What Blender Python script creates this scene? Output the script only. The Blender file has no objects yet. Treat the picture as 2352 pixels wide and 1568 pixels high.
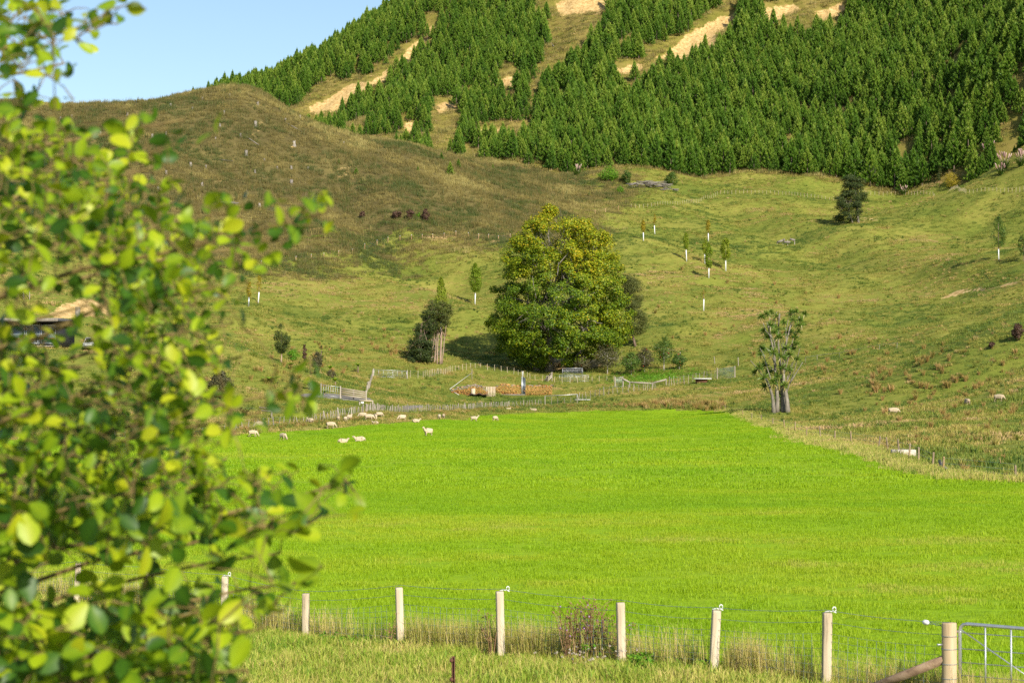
import bpy, bmesh, math, random
import numpy as np
from mathutils import Vector, Matrix

SC = bpy.context.scene
COL = SC.collection
PI = math.pi
rng = np.random.default_rng(11)
random.seed(11)

# ------------------------------------------------------------------ camera
IW, IH = 2352.0, 1568.0                    # working pixel frame of the photograph
F = IW * 70.0 / 36.0
TH = math.atan(104.0 / F)                  # the lens looks slightly up
CAMZ = 4.2
cd = bpy.data.cameras.new('camera')
cd.lens = 70.0; cd.sensor_width = 36.0
cd.clip_start = 0.1; cd.clip_end = 6000.0
cd.dof.use_dof = True; cd.dof.focus_distance = 190.0; cd.dof.aperture_fstop = 5.6; cd.dof.aperture_blades = 9
cam = bpy.data.objects.new('camera', cd); COL.objects.link(cam)
cam.location = (0, 0, CAMZ); cam.rotation_euler = (PI / 2 + TH, 0, 0)
SC.camera = cam

# ------------------------------------------------------------------ sky, sun, exposure
SUN_EL = math.radians(33.0)
SUN_AZ = math.radians(27.0)                # right of straight behind the lens
sdir = Vector((math.sin(SUN_AZ) * math.cos(SUN_EL), -math.cos(SUN_AZ) * math.cos(SUN_EL), math.sin(SUN_EL)))
wd = bpy.data.worlds.new('World'); SC.world = wd; wd.use_nodes = True
wn = wd.node_tree.nodes; wl = wd.node_tree.links
bg = wn['Background']; bg.inputs['Strength'].default_value = 0.10
sk = wn.new('ShaderNodeTexSky'); sk.sky_type = 'NISHITA'; sk.sun_disc = False
sk.sun_elevation = SUN_EL
sk.sun_rotation = math.atan2(sdir.x, sdir.y)
sk.altitude = 100.0; sk.air_density = 1.0; sk.dust_density = 0.6; sk.ozone_density = 2.2
wl.new(sk.outputs[0], bg.inputs[0])
sl = bpy.data.lights.new('sun', 'SUN'); sl.energy = 5.0; sl.angle = math.radians(0.5); sl.color = (1.0, 0.93, 0.80)
so = bpy.data.objects.new('sun', sl); COL.objects.link(so)
so.rotation_euler = (-sdir).to_track_quat('-Z', 'Y').to_euler(); so.location = (200, -200, 300)
vs = SC.view_settings
vs.view_transform = 'Standard'; vs.look = 'None'; vs.gamma = 1.0; vs.exposure = 0.62; vs.use_curve_mapping = False
SC.cycles.max_bounces = 6; SC.cycles.diffuse_bounces = 3; SC.cycles.glossy_bounces = 2
SC.cycles.transmission_bounces = 4; SC.cycles.transparent_max_bounces = 6
SC.cycles.use_denoising = False
SC.cycles.use_adaptive_sampling = True; SC.cycles.adaptive_threshold = 0.01

# ------------------------------------------------------------------ helpers: pixels <-> place
CT, ST = math.cos(TH), math.sin(TH)
def ray(px, py):
    xc = (px - 1176.0) / F; yc = (784.0 - py) / F
    d = np.array([xc, CT - yc * ST, ST + yc * CT])
    return d / d[1]
def at(px, py, d):
    r = ray(px, py) * d
    return np.array([r[0], r[1], r[2] + CAMZ])
def pix(P):
    P = np.asarray(P, float); x = P[..., 0]; y = P[..., 1]; z = P[..., 2] - CAMZ
    dep = y * CT + z * ST; up = -y * ST + z * CT
    dep = np.where(dep > .1, dep, .1)
    return np.stack([1176 + F * x / dep, 784 - F * up / dep], -1)

def vnoise(x, y, seed=0):
    xi = np.floor(x); yi = np.floor(y); fx = x - xi; fy = y - yi
    def hsh(a, b):
        v = np.sin(a * 127.1 + b * 311.7 + seed * 74.7) * 43758.5453
        return v - np.floor(v)
    u = fx * fx * (3 - 2 * fx); v = fy * fy * (3 - 2 * fy)
    a = hsh(xi, yi); b = hsh(xi + 1, yi); c = hsh(xi, yi + 1); d = hsh(xi + 1, yi + 1)
    return (a * (1 - u) + b * u) * (1 - v) + (c * (1 - u) + d * u) * v
def fbm(x, y, o=3, seed=0):
    s = 0; a = 1; t = 0
    for i in range(o):
        s = s + a * vnoise(x * 2 ** i, y * 2 ** i, seed + i * 3.1); t += a; a *= .5
    return s / t
def sstep(x, a, b):
    t = np.clip((x - a) / (b - a), 0, 1); return t * t * (3 - 2 * t)

# ------------------------------------------------------------------ terrain heights
CTRL = []
def cp(px, py, d):
    p = at(px, py, d); CTRL.append((p[0], p[1], p[2]))
def cw(x, y, z): CTRL.append((x, y, z))
for x in (-25, 0, 25): cw(x, -30, 2.9); cw(x, 5, 2.6); cw(x, 15, .95)
for a in [(1151,1510,31),(1895,1565,26.4),(704,1465,34.6),(300,1410,38.5)]: cp(*a)
for y in (55, 90, 140, 190):
    for u in (-.36, -.2, -.05, .1): cw(u * y, y, 0.05)
cw(5.5, 25, .10); cw(9, 23, .12); cw(0, 24, .30); cw(-8, 30, .1); cw(12, 55, .1); cw(20, 55, .2); cw(30, 55, .3); cw(16, 90, .1); cw(26, 190, .3)
for a in [(1300,945,300),(1000,962,252),(1500,945,298),(1690,946,292),(2352,1085,90),(2352,1000,125),(2352,960,155),(2352,918,245),
          (2055,952,228),(2221,931,240),(1795,946,250),(1795,905,290),(2850,1060,90),(2850,960,150),(2850,860,245),
          (2352,860,243),(2352,800,258),(2352,735,282),(2150,842,290),(2150,795,318),(1900,872,300),(1900,826,345),(2850,740,225),(2850,640,275),
          (2150,740,372),(2150,650,425),(2294,597,452),(2352,680,385),(1900,740,392),(1900,600,470),(1616,714,420),(1667,622,450),(1577,600,465),
          (1478,554,500),(1810,560,510),(2000,515,535),(2100,445,590),(2352,440,560),(2352,520,500),(1700,445,580),(1450,475,560),(1300,505,540),
          (1300,400,610),(1450,392,615),(1700,395,610),(1900,415,600),(2100,415,595),(2200,395,580),(2352,348,552),(2850,300,490),(2850,480,420),
          (1260,850,365),(985,830,362),(1091,700,425),(1455,790,388),(860,867,328),(935,864,330),(1000,905,322),(1150,906,330),(1260,903,335),
          (1400,905,318),(1500,895,325),(1650,870,340),(1600,820,365),(1300,928,312),(1060,930,300),(700,918,258),(780,914,268),(850,925,270),
          (560,985,200),(300,1005,190),(0,1005,188),(-500,1005,185),(500,900,262),(650,830,338),(728,862,312),(600,700,408),(600,605,455),(750,588,465),
          (900,552,480),(1000,549,486),(1100,547,492),(1200,548,500),(800,750,392),(400,590,445),(0,490,452),(-500,480,450),
          (60,792,244),(200,806,233),(-400,790,240),(120,725,268),(250,722,272),(100,670,300),(250,585,400),(0,600,370),(400,760,330),(350,860,250),(100,870,222),
          (0,240,560),(200,250,555),(300,235,556),(400,215,560),(520,205,560),(600,222,560),(700,267,560),(850,332,565),(1000,364,575),(1150,382,590),
          (-500,240,560),(520,400,505),(800,450,505),(250,400,500),(1000,450,525),(1150,480,530),(-500,400,500),
          (750,290,690),(900,340,668),(1000,342,662),(1150,366,640),
          (600,192,832),(700,156,818),(820,106,800),(950,62,790),(1100,0,790),(1250,0,785),(1600,0,770),(1900,0,752),(2352,0,650),(2850,-30,570),
          (1300,-160,865),(2000,-160,820),(2352,-130,720),(2850,-150,650),(1050,-45,850),
          (1300,200,700),(1600,200,690),(1900,200,675),(2352,150,585),(1000,200,732),(850,232,752),(2850,130,510)]:
    cp(*a)
for px, d, z in [(-500,640,62),(0,640,64),(350,640,66),(520,640,70),(700,640,72),(850,625,70),(300,800,104),(-200,800,96),(-500,820,90),
                 (500,930,118),(800,930,132),(1000,930,158),(200,960,95),(1300,1000,215),(2000,960,205),(2600,900,190)]:
    cw((px - 1176) / F * d, d, z)
CTRL = np.array(CTRL)
def tps_fit(C, lam=2e-4):
    P = C[:, :2] / 100.0; n = len(P)
    r2 = ((P[:, None] - P[None]) ** 2).sum(-1)
    K = .5 * r2 * np.log(r2 + 1e-12) + lam * np.eye(n)
    A = np.zeros((n + 3, n + 3)); A[:n, :n] = K; A[:n, n] = 1; A[:n, n+1:] = P; A[n, :n] = 1; A[n+1:, :n] = P.T
    b = np.zeros(n + 3); b[:n] = C[:, 2]
    return P, np.linalg.solve(A, b)
TP, TW = tps_fit(CTRL)
def tps(x, y):
    Q = np.stack([x, y], -1).reshape(-1, 2) / 100.0
    out = np.empty(len(Q)); n = len(TP)
    for i in range(0, len(Q), 20000):
        q = Q[i:i+20000]
        r2 = ((q[:, None] - TP[None]) ** 2).sum(-1)
        out[i:i+20000] = (.5 * r2 * np.log(r2 + 1e-12)) @ TW[:n] + TW[n] + q @ TW[n+1:]
    return out.reshape(np.shape(x))
# coarse lookup of the smooth surface, 2.5 m cells
GX0, GX1, GY0, GY1, GS = -430.0, 430.0, -50.0, 1100.0, 2.5
gx = np.arange(GX0, GX1 + .1, GS); gy = np.arange(GY0, GY1 + .1, GS)
GXX, GYY = np.meshgrid(gx, gy)
HG = tps(GXX, GYY)
def hbase(x, y):
    x = np.asarray(x, float); y = np.asarray(y, float)
    fx = np.clip((x - GX0) / GS, 0, len(gx) - 1.001); fy = np.clip((y - GY0) / GS, 0, len(gy) - 1.001)
    i = fx.astype(int); j = fy.astype(int); u = fx - i; v = fy - j
    return (HG[j, i] * (1-u) + HG[j, i+1] * u) * (1-v) + (HG[j+1, i] * (1-u) + HG[j+1, i+1] * u) * v
def hz(x, y):
    b = hbase(x, y); x = np.asarray(x, float); y = np.asarray(y, float)
    m = sstep(b, 3.0, 14.0)
    far = sstep(b, 40.0, 70.0)
    z = b + m * ((fbm(x / 30, y / 30, 2, 1) - .5) * (5.0 + 3.0 * far) + (fbm(x / 9, y / 6, 2, 5) - .5) * 1.7)
    # sheep tracks across the slope
    z = z + m * (1 - far) * .34 * np.abs(2 * ((b / 1.7 + 1.3 * fbm(x / 25, y / 25, 2, 9)) % 1) - 1)
    gul = np.abs(2 * fbm((x + .25 * y) / 62, y / 260, 2, 15) - 1)
    z = z + m * (1 - far) * sstep(b, 8, 24) * 4.0 * (sstep(gul, 0, .35) - .6)
    # old slips and gullies on the steep plantation face
    z = z - sstep(b, 75., 95.) * 5.0 * sstep(fbm(x / 48 + y / 110, y / 200, 2, 21), .50, .75)
    flat = sstep(y, 20, 30) * (1 - m)
    return z + flat * (fbm(x / 6, y / 6, 2, 7) - .5) * .12
MARCH = np.concatenate([np.arange(14, 120, .5), np.arange(120, 1000, .8)])
def gnd(px, py, dmin=14.0):
    """first ground point seen through a pixel of the photograph"""
    r = ray(px, py); t = MARCH[MARCH >= dmin]
    X = r[0] * t; Z = CAMZ + r[2] * t
    D = Z - hz(X, t)
    k = np.argmax(D < 0)
    if D[k] >= 0: k = np.argmin(np.abs(D))
    if k == 0: y = t[0]
    else:
        a, b = D[k-1], D[k]; y = t[k-1] + (t[k] - t[k-1]) * a / (a - b + 1e-9)
    x = r[0] * y
    return np.array([x, y, float(hz(x, y))])
def on(x, y): return np.array([x, y, float(hz(x, y))])
def pxm(P): return F / P[1]                # photograph pixels per metre at a place

def poly_px(pts, dmin=14.0): return np.array([gnd(a, b, dmin)[:2] for a, b in pts])
def sdist(x, y, poly):
    """signed distance to polygon, negative inside"""
    x = np.asarray(x, float); y = np.asarray(y, float); n = len(poly)
    best = np.full(x.shape, 1e18); ins = np.zeros(x.shape, bool)
    for i in range(n):
        ax, ay = poly[i]; bx, by = poly[(i + 1) % n]
        dx, dy = bx - ax, by - ay
        t = np.clip(((x - ax) * dx + (y - ay) * dy) / (dx * dx + dy * dy + 1e-12), 0, 1)
        best = np.minimum(best, (x - ax - t * dx) ** 2 + (y - ay - t * dy) ** 2)
        c = (ay > y) != (by > y)
        ins ^= c & (x < dx * (y - ay) / (dy if abs(dy) > 1e-12 else 1e-12) + ax)
    d = np.sqrt(best)
    return np.where(ins, -d, d)

# ------------------------------------------------------------------ zones on the ground
FEN0 = np.array([5.47, 25.0]); FEN1 = np.array([-0.17, 31.0])     # line of the near fence
def fence_y(x): return 25.0 + (5.47 - x) * 1.064
PADD = np.array([[40, 18], [5.0, fence_y(5.0)], [-5, fence_y(-5)], [-14, fence_y(-14)], [-40, 70], [-75, 188]] +
                [list(gnd(*p)[:2]) for p in [(60,1008),(300,1008),(450,1006),(560,998),(700,990),(800,982),(900,973),(1000,965),(1100,955),(1200,948),(1350,944),(1520,943),(1640,944),(1690,949),
                                             (1730,968),(1800,995),(1880,1018),(1990,1052),(2100,1088),(2200,1104),(2352,1113)]] + [[60, 92]])
BROWN = np.concatenate([poly_px([(-450,500),(0,505),(200,530),(420,600),(600,612),(750,594),(838,574),(919,556),(1047,546),(1172,553),(1240,540),(1300,505),(1345,480),(1380,455),(1375,425),(1320,402)], 300),
                        np.array([[12, 628], [-5, 630], [-80, 640], [-300, 660], [-300, 480]])])
FEDGE = np.array([(-420, 655), (-90, 632), (-32, 632), (-6, 628)] + [tuple(at(a, b, d)[:2]) for a, b, d in
                 [(1300,400,612),(1450,392,615),(1700,395,612),(1900,420,598),(2100,432,586),(2200,405,576),(2352,358,548),(2850,310,485)]])
def forest_d(x, y): return y - np.interp(x, FEDGE[:, 0], FEDGE[:, 1])      # >0 inside the plantation
DIRTV = [
    ([(985,52),(965,85),(930,118),(905,135),(900,152),(930,150),(955,125),(990,80),(1000,60)], 650),
    ([(890,155),(850,180),(800,192),(760,220),(712,238),(720,262),(770,255),(800,228),(850,200),(900,175)], 650),
    ([(1505,128),(1560,92),(1610,58),(1650,32),(1700,18),(1690,45),(1655,75),(1640,100),(1590,122),(1530,135)], 600),
    ([(1745,18),(1830,2),(1835,16),(1800,38),(1760,44)], 600), ([(1870,20),(1930,5),(1950,18),(1890,48)], 600),
    ([(1000,232),(1045,228),(1055,250),(1010,256)], 600), ([(930,280),(955,270),(960,300),(935,306)], 600),
    ([(1275,0),(1400,0),(1370,30),(1290,28)], 600), ([(1150,178),(1180,172),(1185,196),(1155,200)], 600), ([(1060,215),(1130,205),(1125,222),(1070,230)], 600),
    ([(1400,152),(1480,142),(1470,165),(1410,168)], 600), ([(1095,298),(1160,282),(1165,300),(1110,316)], 600), ([(1340,182),(1375,178),(1370,192),(1345,196)], 600)]
DIRT = [poly_px(p, m) for p, m in DIRTV]
DIRT2 = [poly_px(p, m) for p, m in [
    ([(1300,506),(1340,492),(1378,490),(1370,502),(1330,512)], 400), 
    ([(1965,500),(2010,490),(2020,505),(1980,516)], 400), 
    ([(480,352),(520,344),(520,362),(490,366)], 400), ([(475,400),(520,392),(535,415),(490,425)], 400), ([(580,282),(602,278),(600,310),(585,312)], 400),
    ([(770,385),(810,380),(815,402),(775,404)], 400), ([(575,400),(605,398),(612,415),(585,420)], 400), ([(660,328),(690,325),(685,345),(662,345)],400)]]
DIRT3 = [poly_px(p, m) for p, m in [
    ([(960,542),(1050,538),(1065,546),(1000,554)], 400), ([(1110,552),(1172,548),(1175,562),(1130,560)], 400),
    ([(2148,684),(2200,668),(2270,658),(2340,645),(2345,650),(2290,661),(2220,673),(2160,688)], 300),
    ([(100,722),(130,705),(170,692),(215,688),(262,700),(255,722),(200,735),(130,738)], 255),
    ([(1190,834),(1260,850),(1345,852),(1400,838),(1370,824),(1280,818)], 300)]]
GRAV = [poly_px(p, 150) for p in [[(690,905),(735,902),(790,906),(850,914),(856,922),(800,920),(740,913),(690,912)], [(925,932),(970,930),(972,938),(928,942)]]]
GAPV = [
    [(1238,-40),(1410,-40),(1385,50),(1340,100),(1300,140),(1255,165),(1225,185),(1240,140),(1270,100),(1262,40)],
    [(1395,165),(1470,140),(1530,128),(1640,20),(1720,-10),(1705,30),(1655,95),(1560,140),(1480,172),(1420,190)],
    [(1000,255),(1060,245),(1060,300),(1020,340),(985,345)], [(1060,345),(1100,330),(1110,360),(1070,372)], [(1160,285),(1215,270),(1200,325),(1150,325)],
    [(1215,190),(1250,185),(1240,235),(1205,240)], [(720,235),(790,215),(780,262),(722,275)], [(830,205),(880,180),(880,205),(835,230)],
    [(1730,5),(1960,-20),(1955,22),(1890,50),(1760,50)], [(1140,175),(1190,165),(1190,205),(1145,210)]]
GAP = [poly_px(p, 600) for p in GAPV]
def multi_sd(x, y, polys):
    d = np.full(np.shape(x), 1e9)
    for p in polys:
        lo = p.min(0) - 12; hi = p.max(0) + 12
        m = (x > lo[0]) & (x < hi[0]) & (y > lo[1]) & (y < hi[1])
        if m.any():
            dd = np.full(np.shape(x), 1e9); dd[m] = sdist(x[m], y[m], p); d = np.minimum(d, dd)
    return d
# ------------------------------------------------------------------ mesh helpers
class MB:
    """collects triangles and quads, builds one mesh"""
    def __init__(s): s.v = []; s.t = []; s.q = []; s.tm = []; s.qm = []; s.n = 0; s.var = []
    def add(s, V, T=None, Q=None, m=0, var=0.5):
        V = np.asarray(V, float).reshape(-1, 3)
        s.v.append(V)
        s.var.append(np.broadcast_to(np.asarray(var, float), (len(V),)))
        if T is not None and len(T): T = np.asarray(T, int) + s.n; s.t.append(T); s.tm.append(np.full(len(T), m))
        if Q is not None and len(Q): Q = np.asarray(Q, int) + s.n; s.q.append(Q); s.qm.append(np.full(len(Q), m))
        s.n += len(V); return s
    def box(s, c, size, R=None, m=0, var=.5, taper=1.0):
        h = np.array(size) / 2
        V = np.array([[x, y, z] for z in (-1, 1) for y in (-1, 1) for x in (-1, 1)], float)
        V[4:, :2] *= taper
        V = V * h
        if R is not None: V = V @ np.array(R).T
        return s.add(V + np.array(c), None, [[0,2,3,1],[4,5,7,6],[0,1,5,4],[2,6,7,3],[0,4,6,2],[1,3,7,5]], m, var)
    def tube(s, P, r, n=6, m=0, var=.5, cap=True):
        P = np.asarray(P, float); k = len(P); r = np.broadcast_to(np.asarray(r, float), (k,))
        T = np.gradient(P, axis=0); T /= np.linalg.norm(T, axis=1, keepdims=True) + 1e-9
        ref = np.array([0, 0, 1.]) if abs(T[0, 2]) < .9 else np.array([1., 0, 0])
        A = np.cross(T, ref); A /= np.linalg.norm(A, axis=1, keepdims=True) + 1e-9
        B = np.cross(T, A)
        a = np.arange(n) * 2 * PI / n
        V = P[:, None] + r[:, None, None] * (np.cos(a)[None, :, None] * A[:, None] + np.sin(a)[None, :, None] * B[:, None])
        Q = [[i*n+j, i*n+(j+1) % n, (i+1)*n+(j+1) % n, (i+1)*n+j] for i in range(k-1) for j in range(n)]
        V = V.reshape(-1, 3); T3 = []
        if cap:
            V = np.concatenate([V, P[:1], P[-1:]]); a0, b0 = k*n, k*n+1
            T3 = [[a0, (j+1) % n, j] for j in range(n)] + [[b0, (k-1)*n+j, (k-1)*n+(j+1) % n] for j in range(n)]
        return s.add(V, T3, Q, m, var)
    def build(s, name, mats, parent=None, smooth=False, loc=None):
        V = np.concatenate(s.v) if s.v else np.zeros((0, 3))
        T = np.concatenate(s.t) if s.t else np.zeros((0, 3), int); Q = np.concatenate(s.q) if s.q else np.zeros((0, 4), int)
        me = bpy.data.meshes.new(name)
        me.vertices.add(len(V)); me.vertices.foreach_set('co', V.astype(np.float32).ravel())
        me.loops.add(T.size + Q.size); me.loops.foreach_set('vertex_index', np.concatenate([T.ravel(), Q.ravel()]).astype(np.int32))
        nt, nq = len(T), len(Q); me.polygons.add(nt + nq)
        me.polygons.foreach_set('loop_start', np.concatenate([np.arange(nt) * 3, nt * 3 + np.arange(nq) * 4]).astype(np.int32))
        me.polygons.foreach_set('material_index', np.concatenate((s.tm + s.qm) or [np.zeros(0)]).astype(np.int32))
        if smooth: me.polygons.foreach_set('use_smooth', np.ones(nt + nq, bool))
        at_ = me.attributes.new('var', 'FLOAT', 'POINT'); at_.data.foreach_set('value', np.concatenate(s.var).astype(np.float32))
        for m in (mats if isinstance(mats, (list, tuple)) else [mats]): me.materials.append(m)
        me.update(calc_edges=True)
        o = bpy.data.objects.new(name, me)
        if loc is not None: o.location = loc
        if parent is not False: COL.objects.link(o)
        if parent: o.parent = parent
        return o
def tag(o, label, cat=None, group=None, kind=None):
    o['label'] = label
    if cat: o['category'] = cat
    if group: o['group'] = group
    if kind: o['kind'] = kind
    return o
def thing(name, label, cat, loc, rz=0.0, group=None, scale=None):
    o = bpy.data.objects.new(name, None); COL.objects.link(o); o.location = [float(a) for a in loc]; o.rotation_euler = (0, 0, rz)
    o.empty_display_size = .3
    if scale: o.scale = (scale,) * 3
    return tag(o, label, cat, group)
def inst(src, name, parent, loc, rot=(0, 0, 0), scale=(1, 1, 1)):
    o = bpy.data.objects.new(name, src.data if hasattr(src, 'data') else src); COL.objects.link(o); o.parent = parent
    o.location = [float(a) for a in loc]; o.rotation_euler = rot; o.scale = scale
    return o
def rotz(a): c, s = math.cos(a), math.sin(a); return np.array([[c, -s, 0], [s, c, 0], [0, 0, 1.]])
def unit(v): v = np.asarray(v, float); return v / (np.linalg.norm(v, axis=-1, keepdims=True) + 1e-9)

# ------------------------------------------------------------------ materials
def newmat(name):
    m = bpy.data.materials.new(name); m.use_nodes = True; nt = m.node_tree
    for n in list(nt.nodes): nt.nodes.remove(n)
    out = nt.nodes.new('ShaderNodeOutputMaterial')
    return m, nt, out
def N(nt, t, **k):
    n = nt.nodes.new('ShaderNode' + t)
    for a, b in k.items():
        if a.startswith('i_'): n.inputs[a[2:].replace('_', ' ')].default_value = b
        else: setattr(n, a, b)
    return n
def ramp(nt, stops, fac):
    r = nt.nodes.new('ShaderNodeValToRGB'); e = r.color_ramp.elements
    while len(e) < len(stops): e.new(.5)
    for k, (p, c) in enumerate(stops): e[k].position = p; e[k].color = (*c, 1)
    nt.links.new(fac, r.inputs[0]); return r.outputs[0]
def math_(nt, op, a, b=None, clamp=False):
    n = nt.nodes.new('ShaderNodeMath'); n.operation = op; n.use_clamp = clamp
    for i, x in enumerate((a, b)):
        if x is None: continue
        if isinstance(x, (int, float)): n.inputs[i].default_value = x
        else: nt.links.new(x, n.inputs[i])
    return n.outputs[0]
def noise_(nt, scale, detail=3, rough=.55, vec=None, obj=False, dist=0.0):
    n = nt.nodes.new('ShaderNodeTexNoise'); n.inputs['Scale'].default_value = scale; n.inputs['Detail'].default_value = detail
    n.inputs['Roughness'].default_value = rough; n.inputs['Distortion'].default_value = dist
    if vec is None:
        if obj: tc = nt.nodes.new('ShaderNodeTexCoord'); vec = tc.outputs['Object']
        else: g = nt.nodes.new('ShaderNodeNewGeometry'); vec = g.outputs['Position']
    nt.links.new(vec, n.inputs['Vector']); return n.outputs['Fac']
def attr_(nt, name, typ='GEOMETRY'):
    n = nt.nodes.new('ShaderNodeAttribute'); n.attribute_type = typ; n.attribute_name = name; return n.outputs['Fac']
def mixc(nt, fac, a, b):
    n = nt.nodes.new('ShaderNodeMix'); n.data_type = 'RGBA'
    for s_, x in ((0, fac), (6, a), (7, b)):
        if isinstance(x, tuple): n.inputs[s_].default_value = (*x, 1)
        elif isinstance(x, (int, float)): n.inputs[s_].default_value = x
        else: nt.links.new(x, n.inputs[s_])
    return n.outputs[2]
def veg(name, stops, inst_w=0.0, var_w=.6, rand_w=0.0, pos_w=0.0, pos_scale=.05, trans=.3, rough=.55, spec=.25, bias=0.0, tmix=.35):
    """leaf and blade material: colour runs along a ramp by clump, leaf and place"""
    m, nt, out = newmat(name)
    f = None
    def acc(x, w):
        nonlocal f
        y = math_(nt, 'MULTIPLY', x, w); f = y if f is None else math_(nt, 'ADD', f, y)
    if inst_w: acc(attr_(nt, 'tint', 'INSTANCER'), inst_w)
    if var_w: acc(attr_(nt, 'var'), var_w)
    if rand_w: acc(N(nt, 'ObjectInfo').outputs['Random'], rand_w)
    if pos_w: acc(noise_(nt, pos_scale, 2), pos_w)
    if bias: f = math_(nt, 'ADD', f, bias)
    c = ramp(nt, stops, f)
    p = N(nt, 'BsdfPrincipled'); nt.links.new(c, p.inputs['Base Color']); p.inputs['Roughness'].default_value = rough
    p.inputs['Specular IOR Level'].default_value = spec
    if trans:
        t = N(nt, 'BsdfTranslucent'); tc = mixc(nt, tmix, c, (.30, .42, .02)); nt.links.new(tc, t.inputs['Color'])
        mx = N(nt, 'MixShader'); mx.inputs[0].default_value = trans
        nt.links.new(p.outputs[0], mx.inputs[1]); nt.links.new(t.outputs[0], mx.inputs[2]); nt.links.new(mx.outputs[0], out.inputs[0])
    else: nt.links.new(p.outputs[0], out.inputs[0])
    return m
def solid(name, stops, scale=4.0, rough=.8, metal=0.0, spec=.3, bump=0.0, stretch=(1, 1, 1), rand_w=0.0, detail=5):
    m, nt, out = newmat(name)
    tc = N(nt, 'TexCoord'); mp = N(nt, 'Mapping'); nt.links.new(tc.outputs['Object'], mp.inputs[0]); mp.inputs['Scale'].default_value = stretch
    f = noise_(nt, scale, detail, .65, mp.outputs[0])
    if rand_w:
        f = math_(nt, 'ADD', math_(nt, 'MULTIPLY', f, 1 - rand_w), math_(nt, 'MULTIPLY', N(nt, 'ObjectInfo').outputs['Random'], rand_w))
    c = ramp(nt, stops, f)
    p = N(nt, 'BsdfPrincipled'); nt.links.new(c, p.inputs['Base Color']); p.inputs['Roughness'].default_value = rough
    p.inputs['Metallic'].default_value = metal; p.inputs['Specular IOR Level'].default_value = spec
    if bump:
        b = N(nt, 'Bump'); b.inputs['Strength'].default_value = bump; b.inputs['Distance'].default_value = .02
        nt.links.new(f, b.inputs['Height']); nt.links.new(b.outputs[0], p.inputs['Normal'])
    nt.links.new(p.outputs[0], out.inputs[0]); return m
def ground_mat(name, stops, s1=.06, s2=.9, extra=None, fine=6.0):
    """soil and sward: large patches, small clumps, bare earth where the attribute says"""
    m, nt, out = newmat(name)
    a = noise_(nt, s1, 4, .6); b = noise_(nt, s2, 5, .7); c_ = noise_(nt, fine, 3, .7)
    f = math_(nt, 'ADD', math_(nt, 'ADD', math_(nt, 'MULTIPLY', a, .5), math_(nt, 'MULTIPLY', b, .3)), math_(nt, 'MULTIPLY', c_, .2))
    c = ramp(nt, stops, f)
    d = attr_(nt, 'dirt')
    dn = noise_(nt, .9, 9, .85); dcol = ramp(nt, [(.36, (.12, .085, .03)), (.44, (.36, .23, .085)), (.54, (.53, .37, .16)), (.68, (.62, .48, .25))], dn)
    edge = math_(nt, 'ADD', d, math_(nt, 'MULTIPLY', math_(nt, 'SUBTRACT', b, .5), .9))
    c = mixc(nt, ramp(nt, [(.42, (0, 0, 0)), (.58, (1, 1, 1))], edge), c, dcol)
    g = attr_(nt, 'gravel'); c = mixc(nt, ramp(nt, [(.4, (0, 0, 0)), (.6, (1, 1, 1))], g), c, ramp(nt, [(.3, (.13, .12, .10)), (.7, (.24, .22, .18))], c_))
    p = N(nt, 'BsdfPrincipled'); nt.links.new(c, p.inputs['Base Color']); p.inputs['Roughness'].default_value = .95; p.inputs['Specular IOR Level'].default_value = .1
    bp = N(nt, 'Bump'); bp.inputs['Strength'].default_value = .6; bp.inputs['Distance'].default_value = .25
    nt.links.new(b, bp.inputs['Height']); nt.links.new(bp.outputs[0], p.inputs['Normal'])
    nt.links.new(p.outputs[0], out.inputs[0]); return m

M = {}
M['g_paddock'] = ground_mat('paddock_soil', [(.3, (0.1581, 0.28, 0.006)), (.5, (0.2046, 0.32, 0.008)), (.7, (0.2511, 0.33, 0.02))])
M['g_pasture'] = ground_mat('pasture_soil', [(.30, (0.07028, 0.1011, 0.01639)), (.45, (0.1404, 0.1654, 0.02457)), (.58, (0.221, 0.2115, 0.04097)), (.72, (0.3213, 0.239, 0.08195))])
M['g_scrub'] = ground_mat('scrub_soil', [(.30, (0.04311, 0.04936, 0.01498)), (.45, (0.08621, 0.06994, 0.02623)), (.6, (0.1489, 0.1234, 0.04123)), (.75, (0.2351, 0.1811, 0.06745))], .05, .7)
M['g_forest'] = ground_mat('forest_soil', [(.30, (0.072, 0.07949, 0.01368)), (.45, (0.1584, 0.1457, 0.02736)), (.6, (0.2448, 0.1855, 0.05472)), (.75, (0.3024, 0.212, 0.08892))], .05, .6)
M['blade_paddock'] = veg('paddock_blades', [(.0, (0.1116, 0.24, 0.004)), (.3, (0.1953, 0.34, 0.005)), (.55, (0.2604, 0.38, 0.006)), (.8, (0.3348, 0.4, 0.02)), (1., (0.3906, 0.36, 0.08))], inst_w=.8, var_w=.16, trans=.3)
M['blade_pasture'] = veg('pasture_blades', [(.0, (0.04199, 0.0952, 0.01803)), (.25, (0.1155, 0.1713, 0.02254)), (.5, (0.231, 0.2476, 0.03757)), (.75, (0.3779, 0.2951, 0.07516)), (1., (0.525, 0.3523, 0.1803))], inst_w=.75, var_w=.3, trans=.25, tmix=.12)
M['blade_scrub'] = veg('scrub_stalks', [(.0, (0.03579, 0.07322, 0.01322)), (.25, (0.07954, 0.09903, 0.01836)), (.45, (0.1351, 0.1077, 0.03303)), (.65, (0.2148, 0.1723, 0.04771)), (.85, (0.3181, 0.267, 0.08074)), (1., (0.3818, 0.3273, 0.1175))], inst_w=.7, var_w=.35, trans=.15, tmix=0)
M['rush'] = veg('rush_stems', [(.0, (.10, .14, .02)), (.35, (.26, .22, .05)), (.7, (.42, .27, .09)), (1., (.52, .34, .14))], inst_w=.55, var_w=.5, trans=.2, tmix=0)
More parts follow.
